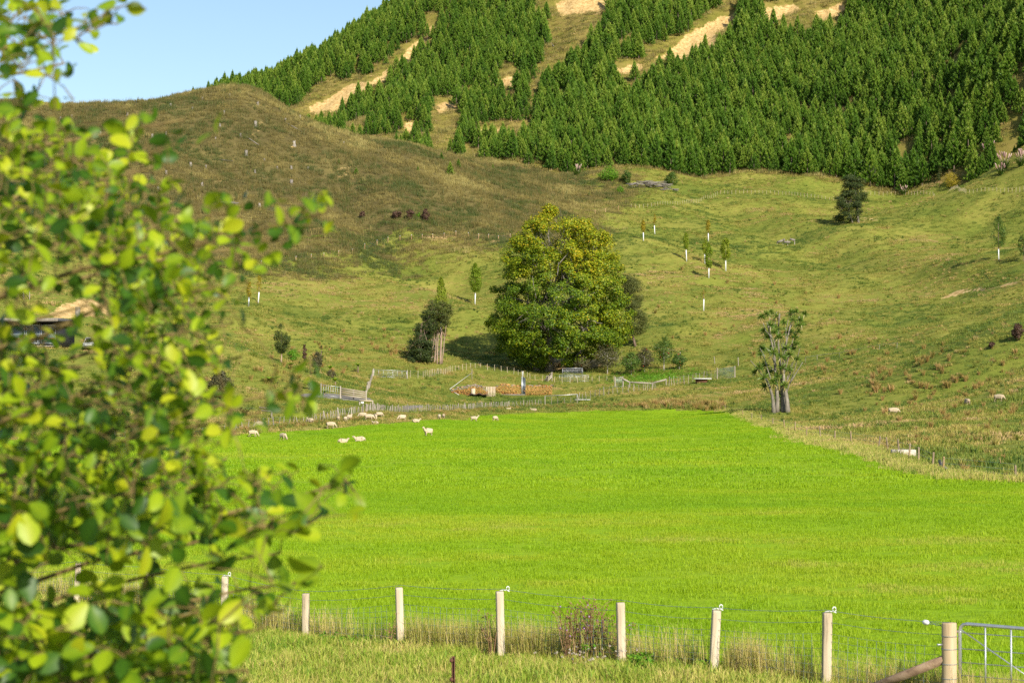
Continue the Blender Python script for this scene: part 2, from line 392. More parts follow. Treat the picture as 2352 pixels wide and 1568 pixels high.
M['blade_dry'] = veg('dry_stalks', [(.0, (.10, .22, .012)), (.3, (.24, .34, .025)), (.55, (.42, .40, .08)), (.8, (.58, .45, .16)), (1., (.64, .50, .24))], inst_w=.55, var_w=.5, trans=.25, tmix=0)
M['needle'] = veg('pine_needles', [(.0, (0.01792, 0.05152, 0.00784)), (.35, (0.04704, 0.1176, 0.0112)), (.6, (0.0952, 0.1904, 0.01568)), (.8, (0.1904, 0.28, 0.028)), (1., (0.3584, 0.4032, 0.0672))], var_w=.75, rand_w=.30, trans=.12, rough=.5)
M['bark_pine'] = solid('pine_bark', [(.3, (.10, .07, .05)), (.7, (.26, .20, .15))], 3, stretch=(1, 1, .3))
M['post_new'] = solid('pale_sawn_timber', [(.28, (.16, .12, .08)), (.40, (.40, .32, .21)), (.58, (.52, .43, .30)), (.75, (.58, .51, .39))], 9, bump=.5, stretch=(1, 1, .09), rand_w=.12)
M['post_old'] = solid('weathered_timber', [(.25, (.14, .12, .09)), (.5, (.27, .23, .18)), (.75, (.40, .35, .28))], 6, bump=.4, stretch=(1, 1, .15), rand_w=.35)
M['post_treated'] = solid('treated_timber', [(.25, (.27, .15, .07)), (.5, (.42, .26, .13)), (.75, (.52, .36, .20))], 6, stretch=(1, 1, .15), rand_w=.35)
M['post_lichen'] = solid('lichen_timber', [(.3, (.16, .12, .08)), (.5, (.27, .20, .12)), (.66, (.34, .22, .07)), (.8, (.44, .29, .06))], 5, stretch=(1, 1, .4), rand_w=.25)
M['galv'] = solid('galvanised_steel', [(.3, (.42, .44, .46)), (.7, (.62, .64, .66))], 12, rough=.45, metal=.75)
M['wire'] = solid('dull_wire', [(.3, (.16, .20, .22)), (.7, (.26, .32, .36))], 12, rough=.5, metal=.4)
M['white'] = solid('white_plastic', [(.3, (0.646, 0.646, 0.629)), (.7, (0.731, 0.731, 0.714))], 9, rough=.4)
M['rust'] = solid('rusty_iron', [(.3, (.05, .025, .018)), (.55, (.13, .055, .03)), (.8, (.22, .10, .05))], 20, rough=.8, bump=.3)

# ------------------------------------------------------------------ ground sheets
def build_ground():
    rows = [-34.0]
    while rows[-1] < 1060:
        d = rows[-1]
        rows.append(d + (3.0 if d < 14 else min(max(.022 * d * .55, .35), 1.7) if d < 860 else 12.0))
    rows = np.array(rows); U = np.linspace(-.385, .385, 470)
    Y = np.repeat(rows[:, None], len(U), 1); X = U[None] * (Y + 45)
    Z = hz(X, Y)
    # small roughness of the sward itself
    nb = sstep(Z, 2, 8)
    Z = Z + nb * (fbm(X / 2.2, Y / 2.2, 2, 31) - .5) * .45
    inp = sdist(X, Y, PADD) + (fbm(X / 2.5, Y / 2.5, 2, 3) - .5) * 2.0
    inb = sdist(X, Y, BROWN) + (fbm(X / 11, Y / 11, 3, 4) - .5) * 18
    inf = forest_d(X, Y)
    dn = (fbm(X / 5, Y / 5, 3, 8) - .5) * 5
    dirt = np.maximum(sstep(-(multi_sd(X, Y, DIRT) + dn), -2.0, 2.0), .47 * sstep(-(multi_sd(X, Y, DIRT2) + dn), -3.0, 2.0))
    dirt = np.maximum(dirt, .75 * sstep(-(multi_sd(X, Y, DIRT3) + dn * .25), -1.2, 1.2))
    grav = sstep(-multi_sd(X, Y, GRAV), -.8, .8)
    # slip faces on the plantation hill are cut into the slope
    Z = Z - dirt * sstep(inf, 5, 30) * (2.2 + 2.6 * (fbm(X / 2.4, Y / 9, 3, 36) - .5))
    zone = np.where(inf > 0, 3, np.where(inb < 0, 2, np.where(inp < 0, 1, 0)))
    nr, nc = X.shape
    V = np.stack([X, Y, Z], -1).reshape(-1, 3)
    I = np.arange(nr * nc).reshape(nr, nc)
    Q = np.stack([I[:-1, :-1], I[:-1, 1:], I[1:, 1:], I[1:, :-1]], -1).reshape(-1, 4)
    zq = zone[:-1, :-1].reshape(-1)
    names = [('pasture', 'g_pasture', 'rough green pasture with sheep tracks on the valley slopes'), ('paddock', 'g_paddock', 'flat bright green paddock in the valley floor'),
             ('scrub_hillside', 'g_scrub', 'brown hillside of dead grass and old felling stumps'), ('plantation_hillside', 'g_forest', 'steep hillside with pale slips under the young pines')]
    for k, (nm, mt, lab) in enumerate(names):
        q = Q[zq == k]; used, invq = np.unique(q, return_inverse=True)
        b = MB(); b.add(V[used], None, invq.reshape(-1, 4)); o = b.build(nm, M[mt], smooth=True)
        for an, arr in (('dirt', dirt), ('gravel', grav)):
            a = o.data.attributes.new(an, 'FLOAT', 'POINT'); a.data.foreach_set('value', arr.reshape(-1)[used].astype(np.float32))
        tag(o, lab, 'ground', kind='structure')
build_ground()

# ------------------------------------------------------------------ scattering of what nobody could count
def scatter(name, P, rot, scl, tint, sources, label, cat, idx=None, kind='stuff', parent=None):
    """points carrying turned and scaled tufts, one object"""
    P = np.asarray(P); n = len(P)
    me = bpy.data.meshes.new(name); me.vertices.add(n); me.vertices.foreach_set('co', P.astype(np.float32).ravel())
    def at_(nm, typ, data, key):
        a = me.attributes.new(nm, typ, 'POINT'); a.data.foreach_set(key, data)
    at_('rot', 'FLOAT_VECTOR', np.asarray(rot, np.float32).ravel(), 'vector')
    at_('scl', 'FLOAT_VECTOR', np.asarray(scl, np.float32).ravel(), 'vector')
    at_('tint', 'FLOAT', np.asarray(tint, np.float32), 'value')
    at_('pick', 'INT', (rng.integers(0, len(sources), n) if idx is None else np.asarray(idx)).astype(np.int32), 'value')
    o = bpy.data.objects.new(name, me); COL.objects.link(o)
    ng = bpy.data.node_groups.new(name, 'GeometryNodeTree')
    ng.interface.new_socket('Geometry', in_out='INPUT', socket_type='NodeSocketGeometry'); ng.interface.new_socket('Geometry', in_out='OUTPUT', socket_type='NodeSocketGeometry')
    gi = ng.nodes.new('NodeGroupInput'); go = ng.nodes.new('NodeGroupOutput'); ip = ng.nodes.new('GeometryNodeInstanceOnPoints')
    gg = ng.nodes.new('GeometryNodeGeometryToInstance')
    for s_ in reversed(sources):
        oi = ng.nodes.new('GeometryNodeObjectInfo'); oi.inputs['Object'].default_value = s_
        ng.links.new(oi.outputs['Geometry'], gg.inputs[0])
    ng.links.new(gi.outputs[0], ip.inputs['Points']); ng.links.new(gg.outputs[0], ip.inputs['Instance'])
    ip.inputs['Pick Instance'].default_value = True
    for nm, typ, sock in (('rot', 'FLOAT_VECTOR', 'Rotation'), ('scl', 'FLOAT_VECTOR', 'Scale'), ('pick', 'INT', 'Instance Index')):
        na = ng.nodes.new('GeometryNodeInputNamedAttribute'); na.data_type = typ; na.inputs['Name'].default_value = nm
        ng.links.new(na.outputs[0], ip.inputs[sock])
    ng.links.new(ip.outputs[0], go.inputs[0])
    md = o.modifiers.new('scatter', 'NODES'); md.node_group = ng
    for s_ in sources:
        for m_ in s_.data.materials:
            if m_.name not in [x.name for x in me.materials]: me.materials.append(m_)
    if parent: o.parent = parent
    return tag(o, label, cat, kind=kind)
def blades(n, size, h0, h1, w, lean=.35, seed=0, round_=True, fountain=False):
    """a clump of grass blades, each a bent strip with a pointed tip"""
    r = np.random.default_rng(seed); b = MB()
    a = r.uniform(0, 2*PI, n); rad = size * .5 * (np.sqrt(r.uniform(0, 1, n)) if not fountain else r.uniform(0, .35, n))
    if round_: bx, by = rad * np.cos(a), rad * np.sin(a)
    else: bx, by = r.uniform(-.5, .5, n) * size, r.uniform(-.5, .5, n) * size
    h = r.uniform(h0, h1, n); az = a + r.normal(0, .5, n) if fountain else r.uniform(0, 2*PI, n); ln = np.abs(r.normal(lean, lean * .5, n)) * h
    fa = r.uniform(0, PI, n); ww = w * r.uniform(.7, 1.3, n)
    dx, dy = np.cos(az) * ln, np.sin(az) * ln; wx, wy = np.cos(fa) * ww / 2, np.sin(fa) * ww / 2
    z0 = np.full(n, -.05)
    V = np.stack([np.stack([bx-wx, by-wy, z0], -1), np.stack([bx+wx, by+wy, z0], -1),
                  np.stack([bx+.35*dx+wx*.8, by+.35*dy+wy*.8, h*.6], -1), np.stack([bx+.35*dx-wx*.8, by+.35*dy-wy*.8, h*.6], -1),
                  np.stack([bx+dx, by+dy, h * (1 - .25*np.minimum(ln/h, 1))], -1)], 1).reshape(-1, 3)
    k = np.arange(n)[:, None] * 5
    b.add(V, np.concatenate([k + np.array([[3, 2, 4]])]), k + np.array([[0, 1, 2, 3]]), var=np.repeat(r.uniform(0, 1, n), 5))
    return b
def src(name, b, mats): return b.build(name, mats, parent=False)
def frustum_pts(y0, y1, dens, u=.275, extra=4):
    A = u * (y1**2 - y0**2) + 2 * extra * (y1 - y0); n = int(A * dens)
    y = np.sqrt(rng.uniform(y0**2, y1**2, n)); x = rng.uniform(-1, 1, n) * (u * y + extra)
    return x, y
def upright(n): return np.stack([rng.normal(0, .06, n), rng.normal(0, .06, n), rng.uniform(0, 2*PI, n)], -1)
def vis(x, y, margin=60):
    q = pix(np.stack([x, y, hz(x, y)], -1)); return (q[:, 0] > -margin) & (q[:, 0] < IW + margin) & (q[:, 1] < IH + margin) & (q[:, 1] > -margin)

# short sward of the paddock: fine near, coarser far
sA = [src('sward', blades(150, .75, .035, .085, .007, .5, 100 + i), M['blade_paddock']) for i in range(4)]
sB = [src('sward', blades(190, 1.9, .05, .10, .019, .5, 110 + i), M['blade_paddock']) for i in range(4)]
WORN = [(gnd(a, b_)[:2], rx, ry) for a, b_, rx, ry in [(1330,1103,1.6,2.2),(1450,1010,5,4),(560,1050,4,4),(2290,1300,2.2,1.2),(2080,1355,2.5,1.0),(1290,1340,1.6,.7),(900,1342,1.5,.7),(1690,985,7,3),(2200,1240,2,1.3),(1180,1215,1.3,1.2),(1920,1090,1.5,1.5),(1750,1180,2.5,1),(960,1290,1.2,.8),(2230,1380,1.4,.6)]]
def padd_tint(x, y):
    w = 0
    for c, rx, ry in WORN: w = w + .42 * np.exp(-((x - c[0]) / rx) ** 2 - ((y - c[1]) / ry) ** 2)
    w = w * (.4 + 1.2 * fbm(x / .8, y / .8, 2, 45)) + .25 * sstep(fbm(x / 3.5, y / 2.5, 2, 46), .70, .80) - .07 * sstep(y, 120, 260)
    return np.clip(w + .40 + .65 * (fbm(x / 9, y / 6, 3, 41) - .5) + .18 * (fbm(x / 1.3, y / 1.3, 2, 42) - .5) + .22 * sstep(fbm(x / 22, y / 5, 2, 43), .62, .78) + .12 * sstep(y, 90, 40), 0, 1)
x, y = frustum_pts(22, 85, 5.2); k = (sdist(x, y, PADD) < .2); x, y = x[k], y[k]; n = len(x)
P1 = np.stack([x, y, hz(x, y)], -1); s1 = np.repeat(rng.uniform(.75, 1.35, n)[:, None], 3, 1); t1 = padd_tint(x, y)
x, y = frustum_pts(80, 345, .85); k = (sdist(x, y, PADD) < .3); x, y = x[k], y[k]; n2 = len(x)
P2 = np.stack([x, y, hz(x, y)], -1); s2 = np.repeat(rng.uniform(.8, 1.3, n2)[:, None], 3, 1); t2 = padd_tint(x, y)
scatter('paddock_grass', np.concatenate([P1, P2]), upright(n + n2), np.concatenate([s1, s2]), np.concatenate([t1, t2]), sA + sB,
        'short bright green grass of the grazed paddock', 'grass', np.concatenate([rng.integers(0, 4, n), 4 + rng.integers(0, 4, n2)]))

# slope shade and light painted into grass tint: greener bands, strawier lit slopes
def slope_shade_tint(x, y):
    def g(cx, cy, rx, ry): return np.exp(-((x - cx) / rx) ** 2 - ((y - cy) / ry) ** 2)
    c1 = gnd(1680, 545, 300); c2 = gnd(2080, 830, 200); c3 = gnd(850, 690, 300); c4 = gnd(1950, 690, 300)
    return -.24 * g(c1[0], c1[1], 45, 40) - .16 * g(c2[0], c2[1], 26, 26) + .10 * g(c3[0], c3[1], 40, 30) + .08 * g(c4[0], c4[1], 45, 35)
# rough pasture on the slopes
sC = [src('rough_grass', blades(70, 2.3, .12, .42, .05, .6, 120 + i), M['blade_pasture']) for i in range(4)]
sC2 = [src('rush_clump', blades(90, .9, .45, 1.0, .035, .45, 130 + i, fountain=True), M['rush']) for i in range(2)]
x, y = frustum_pts(86, 660, .75, .29)
k = (sdist(x, y, PADD) > .3) & (sdist(x, y, BROWN) + (fbm(x / 11, y / 11, 3, 4) - .5) * 18 > -4 - 10 * rng.random(len(x))) & (forest_d(x, y) < 6) & vis(x, y); x, y = x[k], y[k]
k = multi_sd(x, y, DIRT) + (fbm(x / 5, y / 5, 3, 8) - .5) * 5 > .3; x, y = x[k], y[k]
k = (multi_sd(x, y, GRAV) > .4) & (multi_sd(x, y, DIRT3) > -.3); x, y = x[k], y[k]; n = len(x)
tt = np.clip(.44 + 1.3 * (fbm(x / 26, y / 20, 3, 51) - .5) + 1.1 * (fbm(x / 4, y / 3.2, 2, 52) - .5) + .18 * sstep(hz(x, y), 56, 68) + slope_shade_tint(x, y), 0, 1)
sc = np.repeat((.45 + 1.0 * fbm(x / 4, y / 3, 2, 53) ** 2)[:, None], 3, 1)
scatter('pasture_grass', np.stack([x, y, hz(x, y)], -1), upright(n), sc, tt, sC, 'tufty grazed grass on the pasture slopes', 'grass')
sCm = [src('grass_clump', blades(46, .8, .16, .46, .035, .5, 125 + i, fountain=i % 2 == 0), M['blade_pasture']) for i in range(4)]
x, y = frustum_pts(86, 640, .42, .29)
k = (sdist(x, y, PADD) > 1.0) & (sdist(x, y, BROWN) > -2) & (forest_d(x, y) < 2) & vis(x, y) & (fbm(x / 7, y / 6, 2, 54) > .40); x, y = x[k], y[k]
k = (multi_sd(x, y, GRAV) > .6) & (multi_sd(x, y, DIRT3) > 0); x, y = x[k], y[k]; n = len(x)
scatter('pasture_clumps', np.stack([x, y, hz(x, y)], -1), upright(n), np.repeat(rng.uniform(.5, 1.35, n)[:, None], 3, 1), np.clip(.40 + 1.2 * (fbm(x / 16, y / 12, 2, 55) - .5) + rng.normal(0, .26, n) + slope_shade_tint(x, y), 0, 1), sCm, 'scattered taller grass clumps over the pasture slopes', 'grass')
# tan rush clumps, mostly on the right hand slope
def px_cloud(cx, cy, sx, sy, n):
    return [gnd(a, b) for a, b in zip(rng.normal(cx, sx, n), rng.normal(cy, sy, n)) if -60 < a < 2420]
R_ = px_cloud(2080, 870, 130, 35, 110) + px_cloud(2200, 970, 110, 36, 55) + px_cloud(2330, 1050, 50, 20, 4) + px_cloud(860, 800, 90, 22, 45) + px_cloud(700, 850, 60, 25, 30) + px_cloud(1700, 700, 260, 80, 40)
R_ = np.array([p for p in R_ if sdist(p[0], p[1], PADD) > 1.5]); n = len(R_)
scatter('rush_tussocks', R_, upright(n), np.repeat((rng.uniform(.6, 1.4, n) * (.5 + .5 * sstep(R_[:, 1], 100, 260)))[:, None], 3, 1), np.clip(rng.normal(.6, .22, n), 0, 1), sC2, 'tan rush tussocks dotted over the pasture slopes', 'tussocks')

# stalks and dead grass on the felled hill
sD = [src('dead_stalks', blades(60, 2.0, .2, 1.0, .042, .22, 140 + i), M['blade_scrub']) for i in range(4)]
x, y = frustum_pts(430, 640, 1.0, .29)
k = (sdist(x, y, BROWN) + (fbm(x / 11, y / 11, 3, 4) - .5) * 18 < 5 + 10 * rng.random(len(x))) & (forest_d(x, y) < 0) & vis(x, y); x, y = x[k], y[k]
k = multi_sd(x, y, DIRT) + (fbm(x / 5, y / 5, 3, 8) - .5) * 5 > .3; x, y = x[k], y[k]; n = len(x)
hh = hz(x, y)
tt = np.clip(.42 + 1.5 * (fbm(x / 16, y / 12, 3, 61) - .5) + .9 * (fbm(x / 3.5, y / 3, 2, 62) - .5) + .12 * sstep(hh, 62, 80), 0, 1)
sc = np.stack([np.full(n, 1.0)] * 2 + [rng.uniform(.5, 1.0, n) + 1.1 * rng.random(n) ** 5], -1)
scatter('dead_grass', np.stack([x, y, hh], -1), upright(n), sc, tt, sD, 'brown dead grass and weed stalks over the felled hillside', 'grass')
sDm = [src('weed_stalks', blades(16, 1.1, .7, 1.7, .05, .10, 145 + i), M['blade_scrub']) for i in range(4)]
x, y = frustum_pts(430, 640, .26, .29)
k = (sdist(x, y, BROWN) + (fbm(x / 11, y / 11, 3, 4) - .5) * 18 < 2) & (forest_d(x, y) < 0) & vis(x, y) & (fbm(x / 13, y / 13, 2, 64) > .34); x, y = x[k], y[k]; n = len(x)
scatter('weed_stalks', np.stack([x, y, hz(x, y)], -1), upright(n), np.repeat(rng.uniform(.5, 1.15, n)[:, None], 3, 1), np.clip(.30 + 1.2 * (fbm(x / 18, y / 14, 2, 65) - .5) + rng.normal(0, .2, n), 0, 1), sDm, 'upright brown and olive weed stalks over the felled hillside', 'weeds')
# grass in the gaps of the plantation
x, y = frustum_pts(575, 860, .45, .29)
k = (forest_d(x, y) > 0) & vis(x, y) & (multi_sd(x, y, DIRT) + (fbm(x / 5, y / 5, 3, 8) - .5) * 5 > .5); x, y = x[k], y[k]; n = len(x)
scatter('plantation_grass', np.stack([x, y, hz(x, y)], -1), upright(n), np.repeat(rng.uniform(.8, 1.9, n)[:, None], 3, 1), np.clip(rng.normal(.62, .2, n), 0, 1), sC + sD,
        'yellow green grass in the gaps between the pines', 'grass')
# ------------------------------------------------------------------ the pine plantation
def pine_mesh(seed, H=7.0, R=1.75):
    r = np.random.default_rng(seed); b = MB()
    b.tube([[0, 0, -.6], [0, 0, H * .5], [0, 0, H * .97]], [.13, .08, .02], 5, m=1, cap=False)
    V = []; T = []; var = []; k = 0
    def tuft(p, d, L, w, tv, nb=5):
        nonlocal k
        d = unit(d); a = unit(np.cross(d, [.3, .2, 1.])); c = np.cross(d, a)
        for j in range(nb):
            th = 2 * PI * j / nb + r.uniform(0, 1); s_ = r.uniform(.25, .55)
            e = unit(d + s_ * (math.cos(th) * a + math.sin(th) * c)); q = unit(np.cross(e, [r.normal(), r.normal(), r.normal()]))
            l = L * r.uniform(.75, 1.2)
            V.extend([p - q * w * .5, p + q * w * .5, p + e * l]); T.append([k, k+1, k+2]); k += 3
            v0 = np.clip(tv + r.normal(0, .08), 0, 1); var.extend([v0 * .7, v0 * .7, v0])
    nw = 15
    for i in range(nw):
        f = i / (nw - 1); z = H * (.06 + .88 * f); rad = R * (1 - f) ** .88 * (.82 + .3 * r.random()) + .12
        nb = 7 if f < .8 else 4
        for j in range(nb):
            a = 2 * PI * (j + r.random() * .8) / nb; up = .25 + .75 * f
            d = np.array([math.cos(a), math.sin(a), up]); L = rad * r.uniform(.75, 1.12)
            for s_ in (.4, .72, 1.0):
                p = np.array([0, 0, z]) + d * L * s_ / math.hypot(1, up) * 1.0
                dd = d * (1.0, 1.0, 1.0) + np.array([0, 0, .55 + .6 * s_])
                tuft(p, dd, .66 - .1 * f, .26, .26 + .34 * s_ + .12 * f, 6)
            if r.random() < .95:      # pale upright candle at the branch tip
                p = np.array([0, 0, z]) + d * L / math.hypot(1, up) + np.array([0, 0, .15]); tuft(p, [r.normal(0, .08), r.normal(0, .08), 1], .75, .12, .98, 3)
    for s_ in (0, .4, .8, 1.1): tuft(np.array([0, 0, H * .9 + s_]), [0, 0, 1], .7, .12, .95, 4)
    b.add(V, T, m=0, var=np.array(var)); return b
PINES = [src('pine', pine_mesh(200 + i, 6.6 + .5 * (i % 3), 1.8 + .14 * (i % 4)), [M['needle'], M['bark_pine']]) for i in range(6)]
def plantation():
    sp = 2.75
    gx_ = np.arange(-270, 260, sp); gy_ = np.arange(480, 880, sp)
    X, Y = np.meshgrid(gx_, gy_); X = X.ravel() + rng.uniform(-.42, .42, X.size) * sp; Y = Y.ravel() + rng.uniform(-.42, .42, Y.size) * sp
    fd = forest_d(X, Y); k = fd > .5 + 4 * fbm(X / 12, Y / 12, 2, 71)
    gap = np.minimum(multi_sd(X, Y, GAP), multi_sd(X, Y, DIRT) - 1.0) + (fbm(X / 7, Y / 7, 2, 72) - .5) * 6
    k &= gap > .2
    # scattered thin spots in the broken lower left of the plantation
    q0 = pix(np.stack([X, Y, hz(X, Y)], -1))
    thin = sstep(q0[:, 0], 1350, 1050) * sstep(q0[:, 1], 180, 260)
    k &= fbm(X / 11, Y / 11, 2, 73) > .26 + .20 * thin
    k &= rng.random(len(X)) > .05
    Zb = hz(X, Y)
    for hgt in (2.5, 5.5, 8.0):
        qh = pix(np.stack([X, Y, Zb + hgt * (.68 + .2 * sstep(q0[:, 0], 1050, 1500))], -1)) + rng.normal(0, 5, (len(X), 2))
        for pl in GAPV + [p for p, m_ in DIRTV]: k &= sdist(qh[:, 0], qh[:, 1], np.array(pl, float)) > (-9 if hgt > 5 else -5)
    X, Y, q0 = X[k], Y[k], q0[k]; Z = hz(X, Y)
    k = (q0[:, 0] > -250) & (q0[:, 0] < 2600) & (q0[:, 1] > -200); X, Y, Z, q0 = X[k], Y[k], Z[k], q0[k]; fd = forest_d(X, Y)
    S = np.clip(rng.normal(1.02, .22, len(X)) * (.8 + .4 * fbm(X / 25, Y / 25, 2, 75)), .45, 1.5) * (1.0 - .25 * sstep(q0[:, 0], 1250, 900) * sstep(q0[:, 1], 200, 300))
    S *= .84 + .18 * sstep(q0[:, 0], 1050, 1500)
    # which ones does the lens see best: in frame, near, not behind the brown ridge
    qt = pix(np.stack([X, Y, Z + 4.5 * S], -1)); inf = (qt[:, 0] > 10) & (qt[:, 0] < IW - 10) & (qt[:, 1] > 12)
    order = np.argsort(Y / S); sel = []
    for i in order:
        if not inf[i]: continue
        g = gnd(qt[i, 0], qt[i, 1], 380)
        if g[1] > Y[i] - 12: sel.append(i)
        if len(sel) >= 300: break
    sel = np.array(sel); rest = np.ones(len(X), bool); rest[sel] = False
    for i in sel:
        o = bpy.data.objects.new('pine_tree', PINES[int(rng.integers(6))].data); COL.objects.link(o)
        o.location = (X[i], Y[i], Z[i] - .1); o.rotation_euler = (rng.normal(0, .03), rng.normal(0, .03), rng.uniform(0, 6.28)); o.scale = (S[i] * rng.uniform(.9, 1.12),) * 2 + (S[i],)
        tag(o, 'young dark green pine along the lower edge of the hillside plantation', 'tree', 'pines along the lower plantation edge')
    X, Y, Z, S = X[rest], Y[rest], Z[rest], S[rest]; n = len(X)
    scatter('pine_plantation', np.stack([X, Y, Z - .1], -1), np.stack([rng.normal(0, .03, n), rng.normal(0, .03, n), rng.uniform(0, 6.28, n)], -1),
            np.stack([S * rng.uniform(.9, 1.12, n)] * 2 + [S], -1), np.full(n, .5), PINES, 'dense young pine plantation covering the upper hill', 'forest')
    print('pines', n, len(sel))
plantation()
# ------------------------------------------------------------------ trees and shrubs
def leaf_cloud(b, C, rad, n_each, size, up=.5, flat=.75, asp=.62, tint=None, seed=0, center=None, m=0, jit=.18, droop=0.0):
    """leaf-sized faces gathered in clumps C (k,3) of radius rad (k,)"""
    r = np.random.default_rng(seed); C = np.asarray(C, float); k = len(C); rad = np.broadcast_to(np.asarray(rad, float), (k,))
    ii = np.repeat(np.arange(k), n_each); n = len(ii)
    d = unit(r.normal(size=(n, 3))); rr = r.uniform(.25, 1, n) ** .6
    off = d * (rr * rad[ii])[:, None] * np.array([1, 1, flat]); P = C[ii] + off
    cen = P.mean(0) if center is None else np.asarray(center)
    nrm = unit(unit(off) * .6 + unit(P - cen) * .5 + np.array([0, 0, up]) + r.normal(0, .55, (n, 3)))
    ax = r.normal(size=(n, 3)); ax[:, 2] -= droop * 2; ax = unit(ax - (ax * nrm).sum(1, keepdims=True) * nrm); sd = np.cross(nrm, ax)
    L = (size * r.uniform(.65, 1.3, n))[:, None]
    V = np.stack([P - ax * L * .5, P + sd * L * asp * .5 - nrm * L * .08, P + ax * L * .5, P - sd * L * asp * .5 - nrm * L * .08], 1).reshape(-1, 3)
    kk = np.arange(n)[:, None] * 4
    tv = (np.full(k, .5) if tint is None else np.asarray(tint))[ii] + r.normal(0, jit, n)
    b.add(V, np.concatenate([kk + np.array([[0, 1, 2]]), kk + np.array([[0, 2, 3]])]), m=m, var=np.repeat(np.clip(tv, 0, 1), 4))
    return b
def limb(p0, p1, r0, r1, sag=.12, k=6, seed=0, wob=.06):
    r = np.random.default_rng(seed); t = np.linspace(0, 1, k)[:, None]; p0 = np.asarray(p0, float); p1 = np.asarray(p1, float)
    L = np.linalg.norm(p1 - p0); P = p0 + (p1 - p0) * t + np.array([0, 0, 1.]) * (sag * L * t * (1 - t)) + r.normal(0, wob * L / k * 1.5, (k, 3)) * t * (1.2 - t)
    return P, np.linspace(r0, r1, k)
def profile_clumps(rows, base, by, n, cr, seed, depth=1.0, hollow=.45, lobes=.14, s=None):
    """clump centres filling the outline rows [(y, left, right)] of a crown, with its real depth"""
    r = np.random.default_rng(seed); s = s or pxm(base); rows = np.array(sorted(rows, key=lambda q: -q[0]), float)
    hh = (by - rows[:, 0]) / s; ll = (rows[:, 1] - pix(base)[0]) / s; rr_ = (rows[:, 2] - pix(base)[0]) / s
    wid = rr_ - ll; out = []; rad = []
    ph = r.uniform(0, 6.28, 4)
    while len(out) < n:
        h = r.uniform(hh[0], hh[-1]); w = np.interp(h, hh, wid)
        if r.random() > w / wid.max(): continue
        l, rt = np.interp(h, hh, ll), np.interp(h, hh, rr_); c = (l + rt) / 2; hw = (rt - l) / 2
        a = r.uniform(0, 2 * PI); lob = 1 + lobes * math.sin(3 * a + ph[0] + h * .5) * math.sin(h * .9 + ph[1] + a)
        c_r = min(cr * r.uniform(.7, 1.35), hw * .9 + .05); f = r.uniform(hollow, 1) ** .5
        R_ = max(hw - c_r * .75, .02)
        out.append([c + math.cos(a) * R_ * f * min(lob, 1.06), math.sin(a) * R_ * f * depth * lob, h]); rad.append(c_r)
    return np.array(out), np.array(rad)

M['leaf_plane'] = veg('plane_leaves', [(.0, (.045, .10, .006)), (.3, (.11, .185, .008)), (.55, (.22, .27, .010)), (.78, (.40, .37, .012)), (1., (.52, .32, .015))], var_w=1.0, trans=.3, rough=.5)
M['bark_pale'] = solid('pale_bark', [(.3, (.11, .095, .07)), (.55, (.20, .175, .135)), (.75, (.32, .29, .23))], 2.5, stretch=(1, 1, .5), bump=.3)
M['bark_brown'] = solid('brown_bark', [(.3, (.09, .06, .04)), (.6, (.20, .14, .10)), (.8, (.30, .23, .17))], 4, stretch=(1, 1, .25), bump=.4)
M['bark_pink'] = solid('peeling_pink_bark', [(.3, (.20, .13, .09)), (.6, (.38, .27, .20)), (.8, (.50, .40, .32))], 5, stretch=(1, 1, .2), bump=.3)
M['twig_grey'] = solid('dead_grey_twigs', [(.3, (.20, .18, .15)), (.7, (.40, .37, .31))], 5)
M['leaf_totara'] = veg('totara_needles', [(.0, (.014, .028, .008)), (.4, (.035, .056, .011)), (.7, (.075, .095, .014)), (1., (.15, .15, .025))], var_w=1.0, trans=.12)
M['leaf_kanuka'] = veg('kanuka_leaves', [(.0, (.035, .05, .012)), (.5, (.09, .105, .022)), (1., (.18, .18, .045))], var_w=1.0, trans=.2)
M['leaf_poplar'] = veg('poplar_leaves', [(.0, (.09, .16, .01)), (.5, (.19, .27, .015)), (1., (.34, .34, .03))], var_w=.7, rand_w=.3, trans=.35)
M['leaf_gold'] = veg('yellowing_leaves', [(.0, (.20, .20, .015)), (.5, (.36, .28, .02)), (1., (.46, .30, .03))], var_w=1, trans=.35)
M['leaf_cabbage'] = veg('cabbage_tree_blades', [(.0, (.045, .10, .015)), (.5, (.11, .19, .025)), (.85, (.22, .26, .05)), (1., (.34, .25, .10))], var_w=1.0, trans=.2, rough=.4)
M['leaf_bright'] = veg('bright_bush_leaves', [(.0, (.05, .16, .01)), (.5, (.11, .26, .012)), (1., (.22, .34, .02))], var_w=1, trans=.3)
M['leaf_mid'] = veg('green_bush_leaves', [(.0, (.03, .075, .012)), (.5, (.07, .13, .018)), (1., (.15, .20, .03))], var_w=1, trans=.25)
M['leaf_dull'] = veg('dull_manuka_leaves', [(.0, (.035, .035, .018)), (.5, (.075, .070, .028)), (1., (.13, .115, .04))], var_w=1, trans=.12)
M['leaf_red'] = veg('reddish_scrub_leaves', [(.0, (.045, .022, .016)), (.5, (.085, .045, .028)), (1., (.15, .085, .045))], var_w=1, trans=.1)
M['leaf_fern'] = veg('fern_fronds', [(.0, (.10, .22, .01)), (.5, (.20, .34, .015)), (1., (.36, .40, .02))], var_w=1, trans=.35)
M['leaf_flax'] = veg('flax_blades', [(.0, (.06, .12, .015)), (.5, (.15, .20, .03)), (1., (.34, .30, .08))], var_w=1, trans=.2, rough=.4)
M['plume_pink'] = veg('pink_plumes', [(.0, (.36, .20, .18)), (.5, (.50, .32, .28)), (1., (.62, .46, .38))], var_w=1, trans=.3)
M['fruit'] = solid('red_fruit', [(.3, (.30, .03, .02)), (.7, (.48, .06, .03))], 8, rough=.5)

